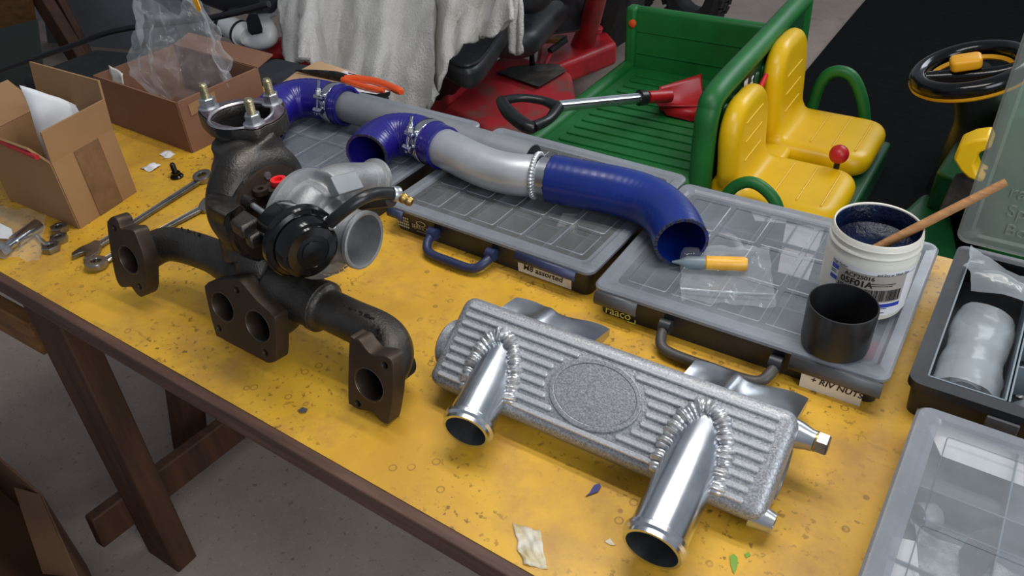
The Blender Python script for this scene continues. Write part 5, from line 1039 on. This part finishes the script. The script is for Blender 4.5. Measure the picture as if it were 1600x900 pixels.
for x in (-.62, .62):
    for y in (1.10, 1.80): ob('wheel', MB().lathe([(.06, -.05), (.12, -.055), (.145, -.03), (.145, .03), (.12, .055), (.06, .05)], (x, y, FLOOR+.146), (0, 1, 0), 32), 'rubber', ty)
# toy snow shovel lying in the bed
sh_ = thing('toy_shovel', (-.5, 1.4, BZ), 'toy shovel with red blade, ribbed silver shaft and black handle lying in the green bed', 'shovel')
A0, A1, A2, A3 = at(872, 166, -.235), at(1000, 153, -.300), at(1012, 152, -.306), at(1046, 150, -.325)
pr = MB().tube([A0, A1], .0165, 24, sub=2, sec=[((1 if k % 2 else .93)*math.cos(2*math.pi*k/24), (1 if k % 2 else .93)*math.sin(2*math.pi*k/24)) for k in range(24)]); ob('shaft', pr, 'smooth_aluminium', sh_, smooth=False)
ob('collar', MB().lathe([(.020, -.014), (.024, -.012), (.024, .012), (.020, .014)], at(1003, 153, -.302), A1-A0, 24), 'black_plastic', sh_); ob('socket', MB().tube([A2, A3], [.0195, .021], 18, sub=2), 'red_plastic', sh_)
def blade(u, v):
    a = at(1030, 136, -.345).lerp(at(1030, 165, -.365), v); b = at(1096, 116, -.350).lerp(at(1106, 166, -.362), v); p = a.lerp(b, u); return p + V((0, 0, -.045*math.sin(math.pi*v)*(1-.25*u) + .02*math.exp(-((v-.5)/.2)**2)*max(0, 1-u*2)))
ob('blade', MB().grid(20, 16, blade), 'red_plastic', sh_, solid=.006, ang=80); ob('blade_front', MB().add([at(1024, 160, -.365), at(1086, 164, -.362), at(1112, 168, -.362), at(1110, 186, -.398), at(1080, 190, -.398), at(1042, 180, -.395)], [(0, 1, 2, 3, 4, 5)]), 'red_plastic', sh_, solid=.006)
hg = [at(872, 168, -.235), at(850, 158, -.225), at(815, 153, -.215), at(786, 157, -.210)]
ob('grip_frame', MB().tube(hg, [.018, .013, .012, .013], 14), 'black_plastic', sh_); ob('grip_frame', MB().tube([at(872, 168, -.235), at(858, 186, -.235), at(834, 198, -.235)], [.018, .014, .016], 14), 'black_plastic', sh_)
ob('grip_bar', MB().tube([at(783, 157, -.212), at(795, 176, -.220), at(822, 197, -.235), at(836, 199, -.236)], [.016, .020, .020, .015], 16), 'black_plastic', sh_)
# ground sheet, tyres, floor box
sheet_ = MB().grid(40, 40, lambda u, v: V((-.40+3.85*u, .95+5.9*v, FLOOR+.012+.004*math.sin(u*13+v*5)+.004*math.sin(v*17+u*4))))
ob('ground_sheet', sheet_, 'black_sheet', label='black woven ground sheet spread on the floor behind the toy truck', cat='sheet', ang=80, keep=True)
def tyre(c, d, label, R=.17, w=.12):
    t = thing('tyre', V((c[0], c[1], FLOOR)), label, 'tyre', 'tyres behind the toy truck'); c = V(c); prof = [(R*.55, -w*.45), (R*.85, -w*.5), (R, -w*.32), (R*1.02, 0), (R, w*.32), (R*.85, w*.5), (R*.55, w*.45)]
    ob('carcass', MB().lathe(prof, c, d, 40, True), 'rubber', t); mb = MB(); d = V(d).normalized(); u = V((0, 0, 1)); w_ = d.cross(u)
    for k in range(22):
        for j in (-1, 0, 1):
            a = 2*math.pi*(k+.5*(j == 0))/22; q = u*math.cos(a)+w_*math.sin(a); tt = w_*math.cos(a)-u*math.sin(a); ob('tread_block', MB().box(c+q*R*1.03+d*j*w*.28, (w*.22, R*.22, R*.10), Matrix((d, tt, q)).transposed()), 'rubber', t)
tyre((-1.10, 3.20, FLOOR+.19), (.25, 1, 0), 'knobbly black tyre behind the green bed, partly cut by the top edge', .18); tyre((-1.52, 3.25, FLOOR+.19), (.25, 1, 0), 'knobbly tyre further left behind the green bed', .18)
fbx = thing('floor_carton', (-1.2, -.7, FLOOR), 'open brown cardboard carton on the floor below the bench, bottom left', 'box')
t0, t1, t2, t3 = at(62, 770, -.50), at(122, 905, -.50), at(-110, 905, -.50), at(-90, 640, -.50); zf0 = V((0, 0, FLOOR+.003+.50))
for a, b in ((t0, t1), (t1, t2), (t2, t3), (t3, t0)): ob('side_panel', wall(MB(), [a+zf0, b+zf0, b, a], .005), 'cardboard_dark', fbx)
ob('bottom', wall(MB(), [t0+zf0+V((0, 0, .003)), t1+zf0+V((0, 0, .003)), t2+zf0+V((0, 0, .003)), t3+zf0+V((0, 0, .003))], .004), 'cardboard_dark', fbx)
ob('flap', wall(MB(), [t0.lerp(t1, .02), t1.lerp(t0, .02), t1+V((-.10, -.02, -.035)), t0+V((-.10, -.01, -.035))], .004), 'cardboard_dark', fbx)
